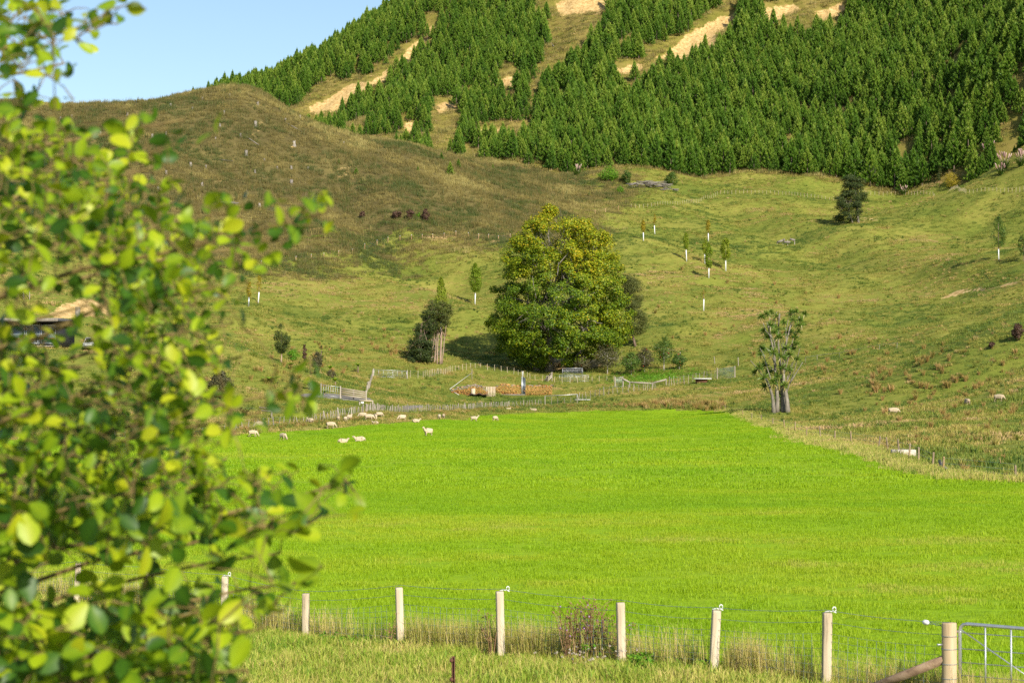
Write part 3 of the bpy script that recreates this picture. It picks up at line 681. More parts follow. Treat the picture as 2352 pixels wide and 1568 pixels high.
def crown_tree(name, label, cat, bpx, rows, nclump, cr, nleaf, lsize, lmat, bmat, trunks, seed, tint=None, depth=1.0, hollow=.45, group=None, up=.4, asp=.62, limbs=10, lr=.10, flat=.75, base=None, droop=0.0, dmin=14, lobes=.14):
    B = gnd(*bpx, dmin) if base is None else base; s = pxm(B)
    t = thing(name, label, cat, B, group=group)
    C, rd = profile_clumps(rows, B, bpx[1], nclump, cr, seed, depth, hollow, lobes)
    b = MB(); leaf_cloud(b, C, rd, nleaf, lsize, up=up, asp=asp, tint=None if tint is None else tint(C), seed=seed, center=C.mean(0) * (1, 1, .8), flat=flat, droop=droop)
    b.build('crown', lmat, t)
    r = np.random.default_rng(seed + 5); tops = []
    for j, (dx, lean, h, rr) in enumerate(trunks):     # metres from base, top offset, height, radius
        tb = MB(); P, R = limb([dx, 0, -.4], [dx + lean, r.normal(0, .3), h], rr, rr * .45, 0, 7, seed + j, .08); R[0] *= 1.35
        tb.tube(P, R, 8); tb.build('trunk', bmat, t, smooth=True); tops.append((P, R))
    bb = MB(); pick = r.choice(len(C), min(limbs, len(C)), replace=False)
    for j, c in enumerate(pick):
        P, R = tops[j % len(tops)]; k = int(r.integers(len(P) // 2, len(P)))
        q, w = limb(P[k], C[c], max(R[k] * .55, lr * .5), lr * .3, .08, 6, seed + 50 + j); bb.tube(q, w, 5, cap=False)
        for z in range(3):
            e = C[c] + r.normal(0, rd[c], 3); q2, w2 = limb(q[3], e, lr * .35, lr * .12, .05, 4, seed + 90 + j * 3 + z); bb.tube(q2, w2, 4, cap=False)
    bb.build('branches', bmat, t, smooth=True)
    return t, B, s, C, rd

# the big plane tree
PR = [(838, 1226, 1309), (828, 1171, 1379), (815, 1141, 1414), (795, 1131, 1434), (770, 1129, 1454), (740, 1108, 1461), (715, 1113, 1461), (690, 1119, 1457), (665, 1136, 1437), (640, 1133, 1433), (610, 1141, 1429), (580, 1147, 1427), (550, 1158, 1426), (530, 1170, 1406), (512, 1188, 1366), (500, 1225, 1309), (486, 1239, 1285), (472, 1249, 1271)]
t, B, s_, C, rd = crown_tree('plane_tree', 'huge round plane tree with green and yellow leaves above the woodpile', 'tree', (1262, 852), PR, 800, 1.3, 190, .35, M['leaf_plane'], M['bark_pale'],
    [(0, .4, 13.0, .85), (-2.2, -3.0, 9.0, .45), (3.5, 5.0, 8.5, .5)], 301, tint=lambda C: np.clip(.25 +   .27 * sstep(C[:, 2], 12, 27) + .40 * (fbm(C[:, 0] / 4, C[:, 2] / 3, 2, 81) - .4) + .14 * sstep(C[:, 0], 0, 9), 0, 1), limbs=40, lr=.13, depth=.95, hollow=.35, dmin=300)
# extra lobes on the shoulder
b = MB(); lob = []
for px, py, rr in [(1343,508,1.3),(1335,520,1.6),(1350,525,1.4),(1390,545,1.4),(1398,560,1.6),(1260,478,.9),(1255,490,1.2),(1212,515,1.1),(1130,735,1.2),(1120,742,.9),(1135,665,1.1),(1440,765,1.4),(1448,720,1.2)]:
    lob.append([(px - 1262) / s_, rng.normal(0, 1.5), (852 - py) / s_, rr])
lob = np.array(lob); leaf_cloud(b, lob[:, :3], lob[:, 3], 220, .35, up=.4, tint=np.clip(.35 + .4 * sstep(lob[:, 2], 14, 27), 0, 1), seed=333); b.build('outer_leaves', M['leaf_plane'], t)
# pale bare boughs showing through
b = MB()
for x0, y0, x1, y1 in [(1278,640,1280,610),(1280,615,1312,575),(1230,690,1222,640),(1185,740,1210,720),(1190,745,1250,715),(1290,700,1340,672),(1330,735,1380,745),(1340,690,1390,660),(1225,760,1205,735)]:
    p0 = np.array([(x0-1262)/s_, -9.5 + abs(x0-1262)/s_*.25, (852-y0)/s_]); p1 = np.array([(x1-1262)/s_, -10.2 + abs(x1-1262)/s_*.3, (852-y1)/s_])
    q, w = limb(p0, p1, .10, .04, .05, 6, int(x0), .2); b.tube(q, w, 5)
b.build('bare_boughs', M['bark_pale'], t, smooth=True)

# dark totara with pale stems left of it
crown_tree('totara_tree', 'dark pointed totara tree beside a bare-stemmed manuka left of the plane tree', 'tree', (965, 832), [(832,922,1000),(815,924,1004),(790,928,1000),(760,940,1000),(740,950,1036),(720,962,1044),(705,970,1042),(694,985,1030)],
           130, .95, 140, .34, M['leaf_totara'], M['bark_brown'], [(0, .3, 7.0, .25)], 311, lobes=.4, flat=.6, asp=.3, up=.25, hollow=.3, dmin=300, tint=lambda C: np.clip(.32 + .35 * sstep(C[:, 0], 0, 4) * sstep(C[:, 2], 5, 9), 0, 1))
crown_tree('manuka_tree', 'pale multi-stemmed manuka with dead grey twigs against the dark totara', 'tree', (1008, 832), [(770,978,1030),(745,982,1040),(720,985,1044),(700,992,1038)],
           60, .7, 80, .32, M['leaf_kanuka'], M['bark_pink'], [(-1.3, .6, 4.5, .13), (-.7, .5, 5.5, .12), (-.2, .2, 6, .14), (.4, .3, 8.5, .2), (.7, .8, 7.5, .1)], 317, asp=.3, dmin=300, limbs=16, lr=.06, base=gnd(1008, 832, 300) + np.array([0, -3.5, 0]))
B = gnd(1000, 826, 300) + np.array([0, -4.2, 0]); B[2] = hz(B[0], B[1]); t = thing('dead_shrub', 'grey leafless twiggy shrub at the foot of the pale manuka stems', 'shrub', B); b = MB()
for j in range(150):
    a = rng.uniform(0, 6.28); L = rng.uniform(1.2, 3.2); h = rng.uniform(.5, 4.5); p0 = np.array([rng.normal(0, .3), rng.normal(0, .3), h]); q, w = limb(p0, p0 + np.array([math.cos(a) * L * .7, math.sin(a) * L * .5, L * .35]), .035, .012, .15, 4, j); b.tube(q, w, 3, cap=False)
b.tube([[0, 0, -.3], [.1, 0, 2.5], [.2, 0, 5]], [.1, .08, .04], 5); b.build('twigs', M['twig_grey'], t)
# slanting kanuka behind the plane tree
crown_tree('kanuka_tree', 'feathery olive kanuka leaning out behind the right side of the plane tree', 'tree', (1460, 795), [(772,1430,1470),(752,1420,1492),(735,1425,1496),(715,1430,1488),(700,1420,1484),(680,1410,1484),(660,1410,1484),(645,1415,1474),(632,1425,1455)],
           130, 1.1, 150, .32, M['leaf_kanuka'], M['bark_brown'], [(0, -1.8, 7.5, .26)], 331, lobes=.4, flat=.6, asp=.28, up=.2, dmin=300, hollow=.3)
# lone dark tree by the upper fence
crown_tree('totara_tree', 'lone dark olive tree on the upper pasture in front of the hill fence', 'tree', (1972, 512), [(508,1915,1972),(490,1912,1985),(470,1912,1996),(455,1918,2004),(440,1925,1998),(425,1926,1992),(412,1932,1986),(402,1942,1972)],
           105, 1.5, 170, .44, M['leaf_totara'], M['bark_pale'], [(0, -1.0, 11, .32), (-1.5, -2, 6, .2)], 341, lobes=.5, flat=.42, asp=.3, up=.25, dmin=400, hollow=.3, limbs=16, tint=lambda C: np.clip(.35 + .3 * (fbm(C[:, 0] / 2, C[:, 2] / 1.5, 2, 85) - .3), 0, 1))

# cabbage tree with several trunks
def cabbage():
    B = gnd(1795, 947, 150); s = pxm(B); t = thing('cabbage_tree', 'tall cabbage tree with several pale trunks and spiky leaf heads', 'tree', B)
    def W(px, py, dy=0.0): return np.array([(px - 1795) / s, dy, (947 - py) / s])
    def stem(pts, r0, r1, nm='branch', dy=0.0):
        P = np.array([W(a, b_, dy + .25 * math.sin(i * 1.7 + a)) for i, (a, b_) in enumerate(pts)]); k = len(P); tt = np.linspace(0, k - 1, k * 3)
        Q = np.stack([np.interp(tt, np.arange(k), P[:, i]) for i in range(3)], -1)
        b = MB(); b.tube(Q, r1 + (r0 - r1) * (1 - np.linspace(0, 1, len(Q))) ** 2.2, 7); b.build(nm, M['bark_pale'], t, smooth=True)
    stem([(1776,950),(1774,915),(1765,880),(1750,860),(1733,840),(1723,828)], .30, .05, 'trunk', -.4)
    stem([(1785,950),(1786,910),(1782,860),(1778,810),(1770,775),(1762,740)], .34, .10, 'trunk', .1)
    stem([(1800,950),(1798,910),(1797,870),(1794,835),(1790,800),(1789,760),(1792,720)], .36, .10, 'trunk', .5)
    stem([(1808,950),(1806,915),(1800,880),(1800,845),(1802,800),(1812,760),(1820,730)], .36, .10, 'trunk', -.2)
    for pts in [[(1806,905),(1814,880),(1826,850),(1838,800)], [(1803,860),(1812,830),(1822,790),(1832,755),(1840,725)], [(1797,850),(1790,820),(1786,790)], [(1812,880),(1830,850),(1841,832)],
                [(1800,840),(1806,800),(1804,765),(1810,735)], [(1782,830),(1774,790),(1766,760),(1770,725)], [(1778,800),(1784,770),(1783,740),(1787,715)], [(1765,880),(1757,862),(1748,845),(1745,830)],
                [(1768,870),(1760,845),(1752,815),(1744,800)], [(1770,775),(1758,760),(1752,742)], [(1812,760),(1822,745),(1828,722)]]:
        stem(pts, .10, .04, 'branch', rng.normal(0, .8))
    for x0, y0, x1, y1 in [(1785,860,1775,790),(1795,850,1800,780),(1803,850,1815,790),(1806,880,1830,815),(1782,840,1762,800),(1775,850,1755,830),(1800,820,1795,760),(1812,800,1836,770),(1780,800,1768,755),(1808,870,1822,830)]:
        stem([(x0, y0), ((x0 * 2 + x1) / 3 + 2, (y0 * 2 + y1) / 3), ((x0 + x1 * 2) / 3 - 1, (y0 + y1 * 2) / 3), (x1, y1)], .085, .035, 'branch', rng.normal(0, .9))
    heads = [(1760,722,1),(1748,728,.9),(1775,716,.8),(1784,728,.8),(1768,748,1.1),(1755,760,1),(1764,775,1.2),(1783,755,.9),(1818,718,.9),(1828,716,.8),(1845,722,.9),(1822,735,1.1),(1812,765,1.3),(1832,748,1.1),(1838,762,1),
             (1825,775,1.1),(1845,745,.8),(1790,775,1.1),(1805,800,1.1),(1780,795,1.2),(1770,812,1.3),(1790,820,1.2),(1812,815,1.2),(1822,800,1),(1832,825,.9),(1752,800,1.1),(1747,815,1),(1742,845,1.1),(1757,840,1.1),
             (1735,855,1.0),(1750,868,1.3),(1768,855,1.2),(1775,880,1.2),(1762,888,1.1),(1795,845,1.2),(1785,865,1.1),(1812,850,1),(1800,885,1.0),(1788,905,.9),(1840,735,.8),(1800,740,.9),(1772,765,.9),(1828,790,.9)]
    r = np.random.default_rng(5)
    for px, py, k in heads:
        c = W(px, py, r.normal(0, 1.0)); b = MB(); n = 70
        d = unit(r.normal(size=(n, 3)) + np.array([0, 0, .5])); L = r.uniform(.75, 1.15, n)[:, None] * .72 * k
        sd = unit(np.cross(d, r.normal(size=(n, 3)))) * .05
        e1 = c + d * L * .55; e2 = c + d * L - np.array([0, 0, 1]) * L * .18 * (1 - d[:, 2:3])
        V = np.stack([c - sd * .5 + d * .03, c + sd * .5 + d * .03, e1 + sd, e1 - sd, e2], 1).reshape(-1, 3); kk = np.arange(n)[:, None] * 5
        tv = np.clip(.4 + .25 * d[:, 2] + r.normal(0, .15, n) + (.55 if r.random() < .0 else 0), 0, 1); tv = np.where((d[:, 2] < -.6), .95, tv)
        b.add(V, kk + np.array([[3, 2, 4]]), kk + np.array([[0, 1, 2, 3]]), var=np.repeat(tv, 5)); b.build('leaf_head', M['leaf_cabbage'], t)
cabbage()

# poplar poles in white sleeves
def poplar(px, py, hs, hc, label, cmat='leaf_poplar', dens=1.0, wide=1.0, sleeve='white', dmin=300):
    B = gnd(px, py, dmin); s = pxm(B); t = thing('poplar_pole', label, 'tree', B, group='poplar poles in plastic sleeves')
    h = hs / s; H = hc / s
    b = MB(); ang = rng.normal(0, .03); b.tube([[0, 0, -.1], [h * ang * .5, 0, h * .5], [h * ang, 0, h]], [.13, .12, .125], 8); b.build('sleeve', M[sleeve], t, smooth=True)
    b = MB(); b.tube([[h * ang, 0, h - .1], [h * ang, 0, H * .75], [h * ang, 0, H * .97]], [.07, .05, .015], 5); b.build('trunk', M['bark_pink'], t)
    if dens > 0:
        r = np.random.default_rng(int(px)); n = int(26 * dens) + 4; f = r.uniform(0, 1, n); z = h * 1.25 + (H - h * 1.25) * f; w = (H - h) * .19 * wide * np.sin(np.clip(f * .86 + .14, 0, 1) * PI) ** .8
        a = r.uniform(0, 6.28, n); C = np.stack([h * ang + np.cos(a) * w * .7, np.sin(a) * w * .7, z], -1)
        b = MB(); leaf_cloud(b, C, .28 + w * .3, int(60 * min(dens, 1.2)) + 14, .20 + .07 * dens, up=.2, asp=.5, flat=1.6, seed=int(px)); b.build('crown', M[cmat], t)
for a in [(1091,700,27,92,'leafy green poplar pole in a white sleeve left of the big plane tree','leaf_poplar',1.6,1.25),
          (1012,766,26,128,'slender bright poplar rising behind the dark totara, its white sleeve half hidden','leaf_poplar',1.4,.75),
          (593,697,26,62,'white-sleeved poplar pole just right of the blurred leaf tips','leaf_gold',.4,.8),
          (571,705,22,58,'grey-sleeved poplar pole half hidden by the blurred leaves','leaf_gold',.5,.8),
          (1478,554,20,46,'yellowing poplar pole right of the plane tree top, the lower of two','leaf_gold',.7,.8),
          (1504,538,20,46,'thin poplar pole up the slope, uppermost and leftmost on the dark pasture','leaf_gold',.35,.7),
          (1577,600,26,62,'green poplar pole on the slope, leftmost of the cluster in the middle','leaf_poplar',.9,.9),
          (1627,554,18,48,'faint yellow poplar pole highest above the cluster in the middle','leaf_gold',.6,.8),
          (1619,606,22,58,'white-sleeved poplar pole standing just behind another in the cluster','leaf_poplar',.7,.7),
          (1628,638,22,78,'tall green poplar pole at the foot of the cluster in the middle','leaf_poplar',1.1,.8),
          (1667,623,25,76,'bushy green poplar pole, rightmost of the cluster in the middle','leaf_poplar',1.2,1.2),
          (1616,715,28,52,'almost leafless white-sleeved pole, lowest on the slope right of the kanuka','leaf_gold',.12,.6),
          (2294,598,26,100,'lone poplar pole with loose dark green crown far out on the slope','leaf_mid',1.0,1.3)]:
    poplar(*a[:5], cmat=a[5], dens=a[6], wide=a[7], sleeve='galv' if a[0] == 571 else 'white')
crown_tree('poplar_sapling', 'loose green poplar sapling cut by the edge of the picture', 'tree', (2350, 600), [(585,2340,2360),(560,2336,2364),(540,2340,2360)], 30, .6, 40, .25, M['leaf_mid'], M['bark_brown'], [(0, 0, 4, .07)], 350, limbs=5, lr=.04, dmin=300)

# shrubs: ellipsoid of clumps on a few stems
def shrub(name, label, cat, bpx, w, h, lmat, n=26, nl=70, ls=.22, seed=0, asp=.5, bmat='bark_brown', cone=.3, group=None, dmin=14, off=0.0, stem=.15, up=.3):
    B = gnd(*bpx, dmin); s = pxm(B); W_, H_ = w / s, h / s; y0 = bpx[1]; cx = bpx[0]
    rows = [(y0 - h * (stem + (1 - stem) * f), cx - w / 2 * (math.sin((.12 + .80 * f) * PI) * (1 - cone * f)), cx + w / 2 * (math.sin((.12 + .80 * f) * PI) * (1 - cone * f))) for f in np.linspace(0, 1, 7)]
    return crown_tree(name, label, cat, bpx, rows, n, max(.16, W_ * .17), nl, ls, M[lmat], M[bmat], [(0, 0, H_ * .7, max(.04, H_ * .02))], 400 + seed, limbs=6, lr=.04, asp=asp, group=group, dmin=dmin, up=up)
shrub('kanuka_tree', 'small dark kanuka on a thin pale trunk beside the bright round bush', 'tree', (646, 834), 52, 90, 'leaf_totara', 46, 80, .26, 1, .3, 'bark_pink', .35, stem=.28)
shrub('bush', 'bright green round bush beside the small dark kanuka', 'bush', (674, 834), 38, 34, 'leaf_bright', 26, 80, .2, 2)
shrub('bush', 'reddish brown upright bush between the bright bush and the dark cone', 'bush', (700, 838), 20, 52, 'leaf_red', 20, 70, .18, 3, cone=.5)
shrub('bush', 'dull brown cone-shaped bush above the tree ferns', 'bush', (728, 864), 36, 62, 'leaf_dull', 34, 80, .2, 4, cone=.55)
shrub('bush', 'thin upright olive bush behind the dull brown cone', 'bush', (738, 838), 18, 46, 'leaf_kanuka', 14, 60, .18, 5, cone=.5)
shrub('bush', 'faint brown low bush right of the dull brown cone', 'bush', (762, 872), 30, 26, 'leaf_dull', 14, 50, .18, 6)
shrub('bush', 'wide brown bush on the bank below the parked car', 'bush', (284, 868), 66, 62, 'leaf_dull', 44, 80, .24, 7)
shrub('bush', 'dark green bush on the bank in the leaf gaps above the flax', 'bush', (508, 915), 80, 60, 'leaf_dull', 54, 80, .26, 8)
shrub('bush', 'olive bush behind the blurred leaves right of the spiky flax', 'bush', (440, 905), 66, 52, 'leaf_kanuka', 44, 80, .24, 9)
shrub('bush', 'small leafy dark bush on the bare bank below the parked car', 'bush', (275, 842), 16, 18, 'leaf_mid', 10, 50, .16, 10)
shrub('bush', 'dark brown dead bush, largest of the trio below the brown hill', 'bush', (978, 510), 26, 30, 'leaf_red', 24, 70, .3, 11, group=None, dmin=400)
shrub('bush', 'dark brown dead bush in the middle of the trio below the brown hill', 'bush', (942, 503), 26, 22, 'leaf_red', 20, 70, .3, 12, dmin=400)
shrub('bush', 'spread brown dead bush at the left of the trio below the brown hill', 'bush', (912, 503), 32, 20, 'leaf_red', 22, 60, .3, 13, dmin=400)
shrub('bush', 'small round dead bush standing apart to the left on the brown hill', 'bush', (832, 503), 18, 20, 'leaf_red', 14, 60, .3, 14, dmin=400)
shrub('bush', 'small bright green bush tucked among the dead brown bushes', 'bush', (960, 500), 14, 14, 'leaf_bright', 10, 60, .26, 15, dmin=400)
shrub('bush', 'dark reddish bush at the right edge of the picture on the spur', 'bush', (2338, 782), 38, 40, 'leaf_red', 30, 70, .22, 16, dmin=200)
shrub('bush', 'low dead bush on the spur left of the larger reddish bush', 'bush', (2278, 800), 22, 17, 'leaf_red', 14, 60, .2, 17, dmin=200)
shrub('bush', 'pale green leafy bush beside the heap of felled branches', 'bush', (1545, 425), 46, 28, 'leaf_mid', 26, 60, .4, 18, dmin=500)
shrub('bush', 'dark green round bush at the left end of the branch heap', 'bush', (1440, 424), 34, 34, 'leaf_mid', 26, 70, .36, 19, dmin=500)
shrub('bush', 'spreading light green bush along the plantation edge', 'bush', (1398, 418), 66, 34, 'leaf_bright', 36, 50, .4, 20, dmin=500)
shrub('bush', 'small yellow green bush in the grass below the plantation edge', 'bush', (1425, 445), 24, 18, 'leaf_bright', 12, 50, .3, 21, dmin=500)
shrub('bush', 'rounded yellow green bush below the tall pink pampas', 'bush', (2262, 398), 48, 44, 'leaf_kanuka', 36, 60, .4, 22, dmin=450)
shrub('bush', 'golden brown low thicket at the foot of the plantation', 'bush', (2185, 432), 58, 34, 'leaf_gold', 32, 60, .3, 23, dmin=450)
shrub('bush', 'small dark conifer-like bush at the plantation foot right of the lone tree', 'bush', (2157, 420), 20, 42, 'leaf_totara', 22, 60, .34, 24, cone=.6, dmin=450)
# self-sown pines on the brown hill
for k, (px, py, sc, lab) in enumerate([(1034,404,.55,'small dark self-sown pine on the brown hill, tallest of the few'),(1053,386,.35,'tiny self-sown pine right of the tallest one on the brown hill'),(1014,368,.28,'tiny self-sown pine near the brown ridge line'),
                                       (818,402,.28,'tiny self-sown pine alone on the middle of the brown hill'),(960,395,.22,'tiny self-sown pine on the brown slope, left of the tallest one'),(1132,392,.26,'tiny self-sown pine near the plantation corner'),(778,378,.22,'tiny dark seedling pine beside the bare patch'),(385,434,.4,'small dark pine on the lower brown hill behind the leaf tips')]):
    p = gnd(px, py, 400); o = bpy.data.objects.new('pine_tree', PINES[k % 6].data); COL.objects.link(o); o.location = p; o.scale = (sc * 1.1, sc * 1.1, sc); tag(o, lab, 'tree')
for px, py, sc, lab in [(2092,432,.85,'bushy pine standing out in front of the plantation right of the lone tree'),(2020,418,1.1,'tall pine at the plantation foot just right of the lone tree')]:
    p = gnd(px, py, 450); o = bpy.data.objects.new('pine_tree', PINES[2].data); COL.objects.link(o); o.location = p; o.scale = (sc,) * 3; tag(o, lab, 'tree')

# orchard beside the plane tree
for k, (px, py, w, h, lab) in enumerate([(1395,858,70,56,'wide bushy apple tree under the edge of the plane tree'),(1450,862,44,44,'round apple tree in the middle of the orchard'),(1480,856,46,48,'apple tree with pale stem, third along the orchard'),
                                         (1525,850,50,66,'tall apple tree with orange red leaves at the orchard end'),(1340,858,40,34,'small apple tree with red fruit beside the steel pens'),(1560,848,34,30,'low orchard shrub with orange leaf tips')]):
    t, B, s, C, rd = shrub('apple_tree', lab, 'tree', (px, py), w * 1.35, h * 1.15, 'leaf_mid' if k not in (0, 2, 4) else 'leaf_dull', 60, 34, .26, 40 + k, .55, 'twig_grey', .2, dmin=280, stem=.3)
    b = MB(); r = np.random.default_rng(k)
    for j in range(9 if k in (3, 5) else 3):
        c = C[r.integers(len(C))] + r.normal(0, .2, 3) + np.array([0, -.35, 0]); b.box(c, (.12, .12, .12), rotz(r.uniform(0, 3)))
    b.build('fruit', M['fruit'], t)

# ferns and flax: fountains of arching blades
def fountain(name, label, cat, bpx, w, h, mat, n=16, trunk=0.0, seed=0, leaflet=True, dmin=14, wid=.28, bw=1.0):
    B = gnd(*bpx, dmin); s = pxm(B); R, H = w / s / 2, h / s; t = thing(name, label, cat, B); r = np.random.default_rng(seed); z0 = trunk / s
    if trunk: b = MB(); b.tube([[0, 0, -.2], [.03, 0, z0]], [.13, .10], 6); b.build('trunk', M['bark_brown'], t)
    for j in range(n):
        a = 2 * PI * j / n + r.uniform(-.2, .2); d = np.array([math.cos(a), math.sin(a), 0]); sd = np.array([-d[1], d[0], 0]); L = r.uniform(.8, 1.15); b = MB(); k = 6
        tt = np.linspace(0, 1, k); arch = (H - z0) * r.uniform(.75, 1.05)
        P = [np.array([0, 0, z0]) + d * R * L * q + np.array([0, 0, arch * (1.9 * q - 1.45 * q * q)]) for q in tt]
        v = r.uniform(.2, .9); Vv = []; wd_ = [wid * bw * R * max(.05, math.sin(min(1, q * .85 + .12) * PI)) for q in tt]
        for q, ww in zip(P, wd_): Vv += [q - sd * ww - np.array([0, 0, ww * .25]), q, q + sd * ww - np.array([0, 0, ww * .25])]
        Q = []
        for i in range(k - 1): Q += [[3*i, 3*i+1, 3*i+4, 3*i+3], [3*i+1, 3*i+2, 3*i+5, 3*i+4]]
        b.add(Vv, None, Q, var=v); b.build('frond', M[mat], t)
for k, (px, py, w, h, tr, lab) in enumerate([(712,895,44,26,6,'wide bright tree fern at the gate end of the bank'),(745,905,26,14,2,'bright low fern beside the gravel drive gate'),(668,848,24,18,10,'small tree fern under the bright round bush'),
        (624,880,56,24,4,'wide yellow green fern on the bank behind the leaf tips'),(770,884,20,22,8,'small fern on a brown stem right of the wide tree fern'),(822,856,24,26,16,'dark trunked tree fern on the open bank'),(758,858,20,24,10,'fern tucked against the dull brown bush'),(780,898,22,14,2,'low yellow fern right beside the boards of the drive fence')]):
    fountain('tree_fern', lab, 'fern', (px, py), w, h, 'leaf_fern', 11, tr, k, wid=.2)
for k, (px, py, w, h, lab) in enumerate([(352,870,60,44,'dark spiky flax on the bank seen through the leaf gaps'),(562,956,56,34,'yellow green flax beside the old gatepost'),(240,905,50,34,'pale flax low on the bank behind the leaves')]):
    fountain('flax_bush', lab, 'flax', (px, py), w, h, 'leaf_flax', 34, 0, 20 + k, wid=.07)
# pampas clumps with plumes
for k, (px, py, w, h, npl, lab) in enumerate([(2268,372,44,50,22,'tallest pampas clump with pink plumes at the plantation edge'),(2308,388,46,40,16,'pampas clump with mauve plumes right of the tallest one'),(2345,382,30,40,14,'pampas clump with upright pink plumes at the picture edge'),(2300,402,40,28,10,'low pampas clump with cream plumes in front of the others'),
        (2075,448,26,24,8,'small pampas with pink plumes above the hill fence'),(1325,404,34,26,8,'pale pink pampas at the left corner of the plantation'),(1222,108,30,26,8,'pampas with cream plumes in the grassy gully high on the hill'),(1560,82,20,20,6,'tiny pampas beside the large pale slip')]):
    B = gnd(px, py, 450); s = pxm(B); t = thing('pampas_grass', lab, 'pampas', B, group='pampas clumps'); r = np.random.default_rng(k + 70); H = h / s; Wd = w / s
    b = blades(170, Wd * .7, H * .45, H * .75, .10, .75, k + 900, fountain=True); b.build('leaves', M['leaf_mid'], t)
    for j in range(npl):
        a = r.uniform(0, 6.28); q = r.uniform(0, .42) * Wd; hh = H * r.uniform(.68, 1.0); d = np.array([math.cos(a) * q, math.sin(a) * q * .6, hh]); b = MB(); e = unit(d) * H * .26
        b.tube([d - e, d - e * .55, d, d + e * .35], [.02, .12, .17, .02], 5, var=r.uniform(0, 1)); b.tube([[0, 0, 0], d * .5, d - e], [.02] * 3, 3, var=.9); b.build('plume', M['plume_pink'], t)
# ------------------------------------------------------------------ stumps, logs, branch heaps
M['stump'] = solid('grey_stump_wood', [(.3, (.11, .095, .08)), (.55, (.21, .185, .155)), (.75, (.33, .30, .25))], 5, stretch=(1, 1, .3), bump=.5, rand_w=.2)
STP = []
for i in range(3):
    b = MB(); r = np.random.default_rng(i); n = 9; a = np.arange(n) * 2 * PI / n
    rings = [(-.4, .62), (0, .52), (.25, .40), (.95, .36)]
    V = np.concatenate([np.stack([np.cos(a) * R * (1 + .14 * np.sin(3 * a + i)), np.sin(a) * R * (1 + .12 * np.cos(2 * a)), np.full(n, z) + (r.normal(0, .09, n) if z > .9 else 0)], -1) for z, R in rings] + [np.array([[0, 0, .9]])])
    Q = [[k*n+j, k*n+(j+1) % n, (k+1)*n+(j+1) % n, (k+1)*n+j] for k in range(3) for j in range(n)]; T = [[3*n+j, 3*n+(j+1) % n, 4*n] for j in range(n)]
    b.add(V, T, Q); STP.append(src('stump', b, M['stump']))
for k, (zx, zy, sc) in enumerate([(1558,655,.8),(1157,720,.8),(1748,712,.9),(1305,742,.7),(1520,770,.8),(865,780,.7),(410,812,.8),(487,796,.7),(825,905,1),(680,910,.8),(1033,930,.9),(1127,910,.7),(1492,855,.7),(1733,855,1.4),(1937,824,.9),(1632,924,.8),(1462,940,.6),(1995,985,1.25),
        (1670,1050,1.3),(1793,1090,.6),(1293,1125,1),(1397,1138,.8),(1128,1178,.9),(1730,1170,.8),(1975,1146,.9),(1977,1250,1.3),(1370,1260,.9),(1072,1286,.9),(655,1306,.8),(1880,1145,.7),(1373,675,.7),(2035,798,.7),(2090,1150,.8),(1760,1400,.9),(2330,975,.6)]):
    p = gnd(zx / 2.9526, zy / 2.9526, 380); o = bpy.data.objects.new('tree_stump', STP[k % 3].data); COL.objects.link(o); o.location = p; o.rotation_euler = (0, 0, k * 1.3); o.scale = (sc * .85, sc * .85, sc * .95)
    big = {13: 'tall grey stump above the narrow bare patch high on the brown hillside', 17: 'tall grey stump on the right flank of the brown hillside', 18: 'tall grey stump in the middle of the brown hillside', 25: 'broad grey stump low on the right of the brown hillside', 0: 'small stump nearest the top of the brown hillside'}
    tag(o, big.get(k, 'small weathered grey stump left standing on the felled brown hillside'), 'stump', 'stumps on the brown hillside')
def log(name, label, pts, r, mat='stump', dmin=300, cat='log'):
    P = np.array([gnd(a, b_, dmin) for a, b_ in pts]); c = P.mean(0); t = MB(); t.tube(P - c + np.array([0, 0, r * .9]), np.linspace(r, r * .5, len(P)), 6); o = t.build(name, M[mat], loc=c); tag(o, label, cat); return o
log('fallen_branch', 'thin fallen branch slanting over the brown hill below a stump', [(565,315),(580,325),(595,335)], .18)
log('fallen_branch', 'fallen branch lying on the upper right flank of the brown hill', [(655,282),(675,293),(694,304)], .15)
log('fallen_branch', 'fallen branch beside the largest bare patch of the brown hill', [(502,368),(520,370),(535,372)], .2)
log('fallen_branch', 'long thin branch low on the brown hill', [(440,440),(460,455),(472,468)], .14)
log('fallen_branch', 'bleached log in the grassy gully high on the plantation hill', [(1250,88),(1262,96),(1272,108)], .3, dmin=600)
t = None
def heap(label, cpx, w, h, n, seed, dmin):
    B = gnd(*cpx, dmin); s = pxm(B); t = thing('branch_heap', label, 'branches', B); r = np.random.default_rng(seed); W_, H_ = w / s, h / s
    for j in range(n):
        x0 = r.uniform(-.5, .5) * W_; L = r.uniform(.2, .5) * W_; a = r.normal(0, .5); y0 = r.normal(0, 1.2); z0 = r.uniform(.1, .75) * H_ * (1 - abs(x0) / W_)
        b = MB(); d = np.array([math.cos(a) * L, math.sin(a) * L * .8, r.normal(0, .22) * L * .6]); q, w_ = limb([x0 - d[0] / 2, y0 - d[1] / 2, z0], np.array([x0, y0, z0]) + d / 2, r.uniform(.08, .2), .05, .05, 4, seed + j); b.tube(q, w_, 5); b.build('branch', M['stump'], t)
heap('grey heap of felled branches at the foot of the plantation', (1493, 432), 84, 26, 46, 3, 500)
heap('small spill of dead branches below the branch heap', (1535, 438), 40, 10, 16, 4, 500)
heap('broken dead wood lying against the scrub on the brown hill', (520, 470), 50, 10, 14, 5, 380)
heap('splintered grey snag on the left of the brown hill', (155, 302), 18, 22, 9, 6, 380)
B = gnd(2008, 425, 480); t = thing('dead_tree', 'bleached leafless tree just behind the lone dark tree', 'tree', B); b = MB()
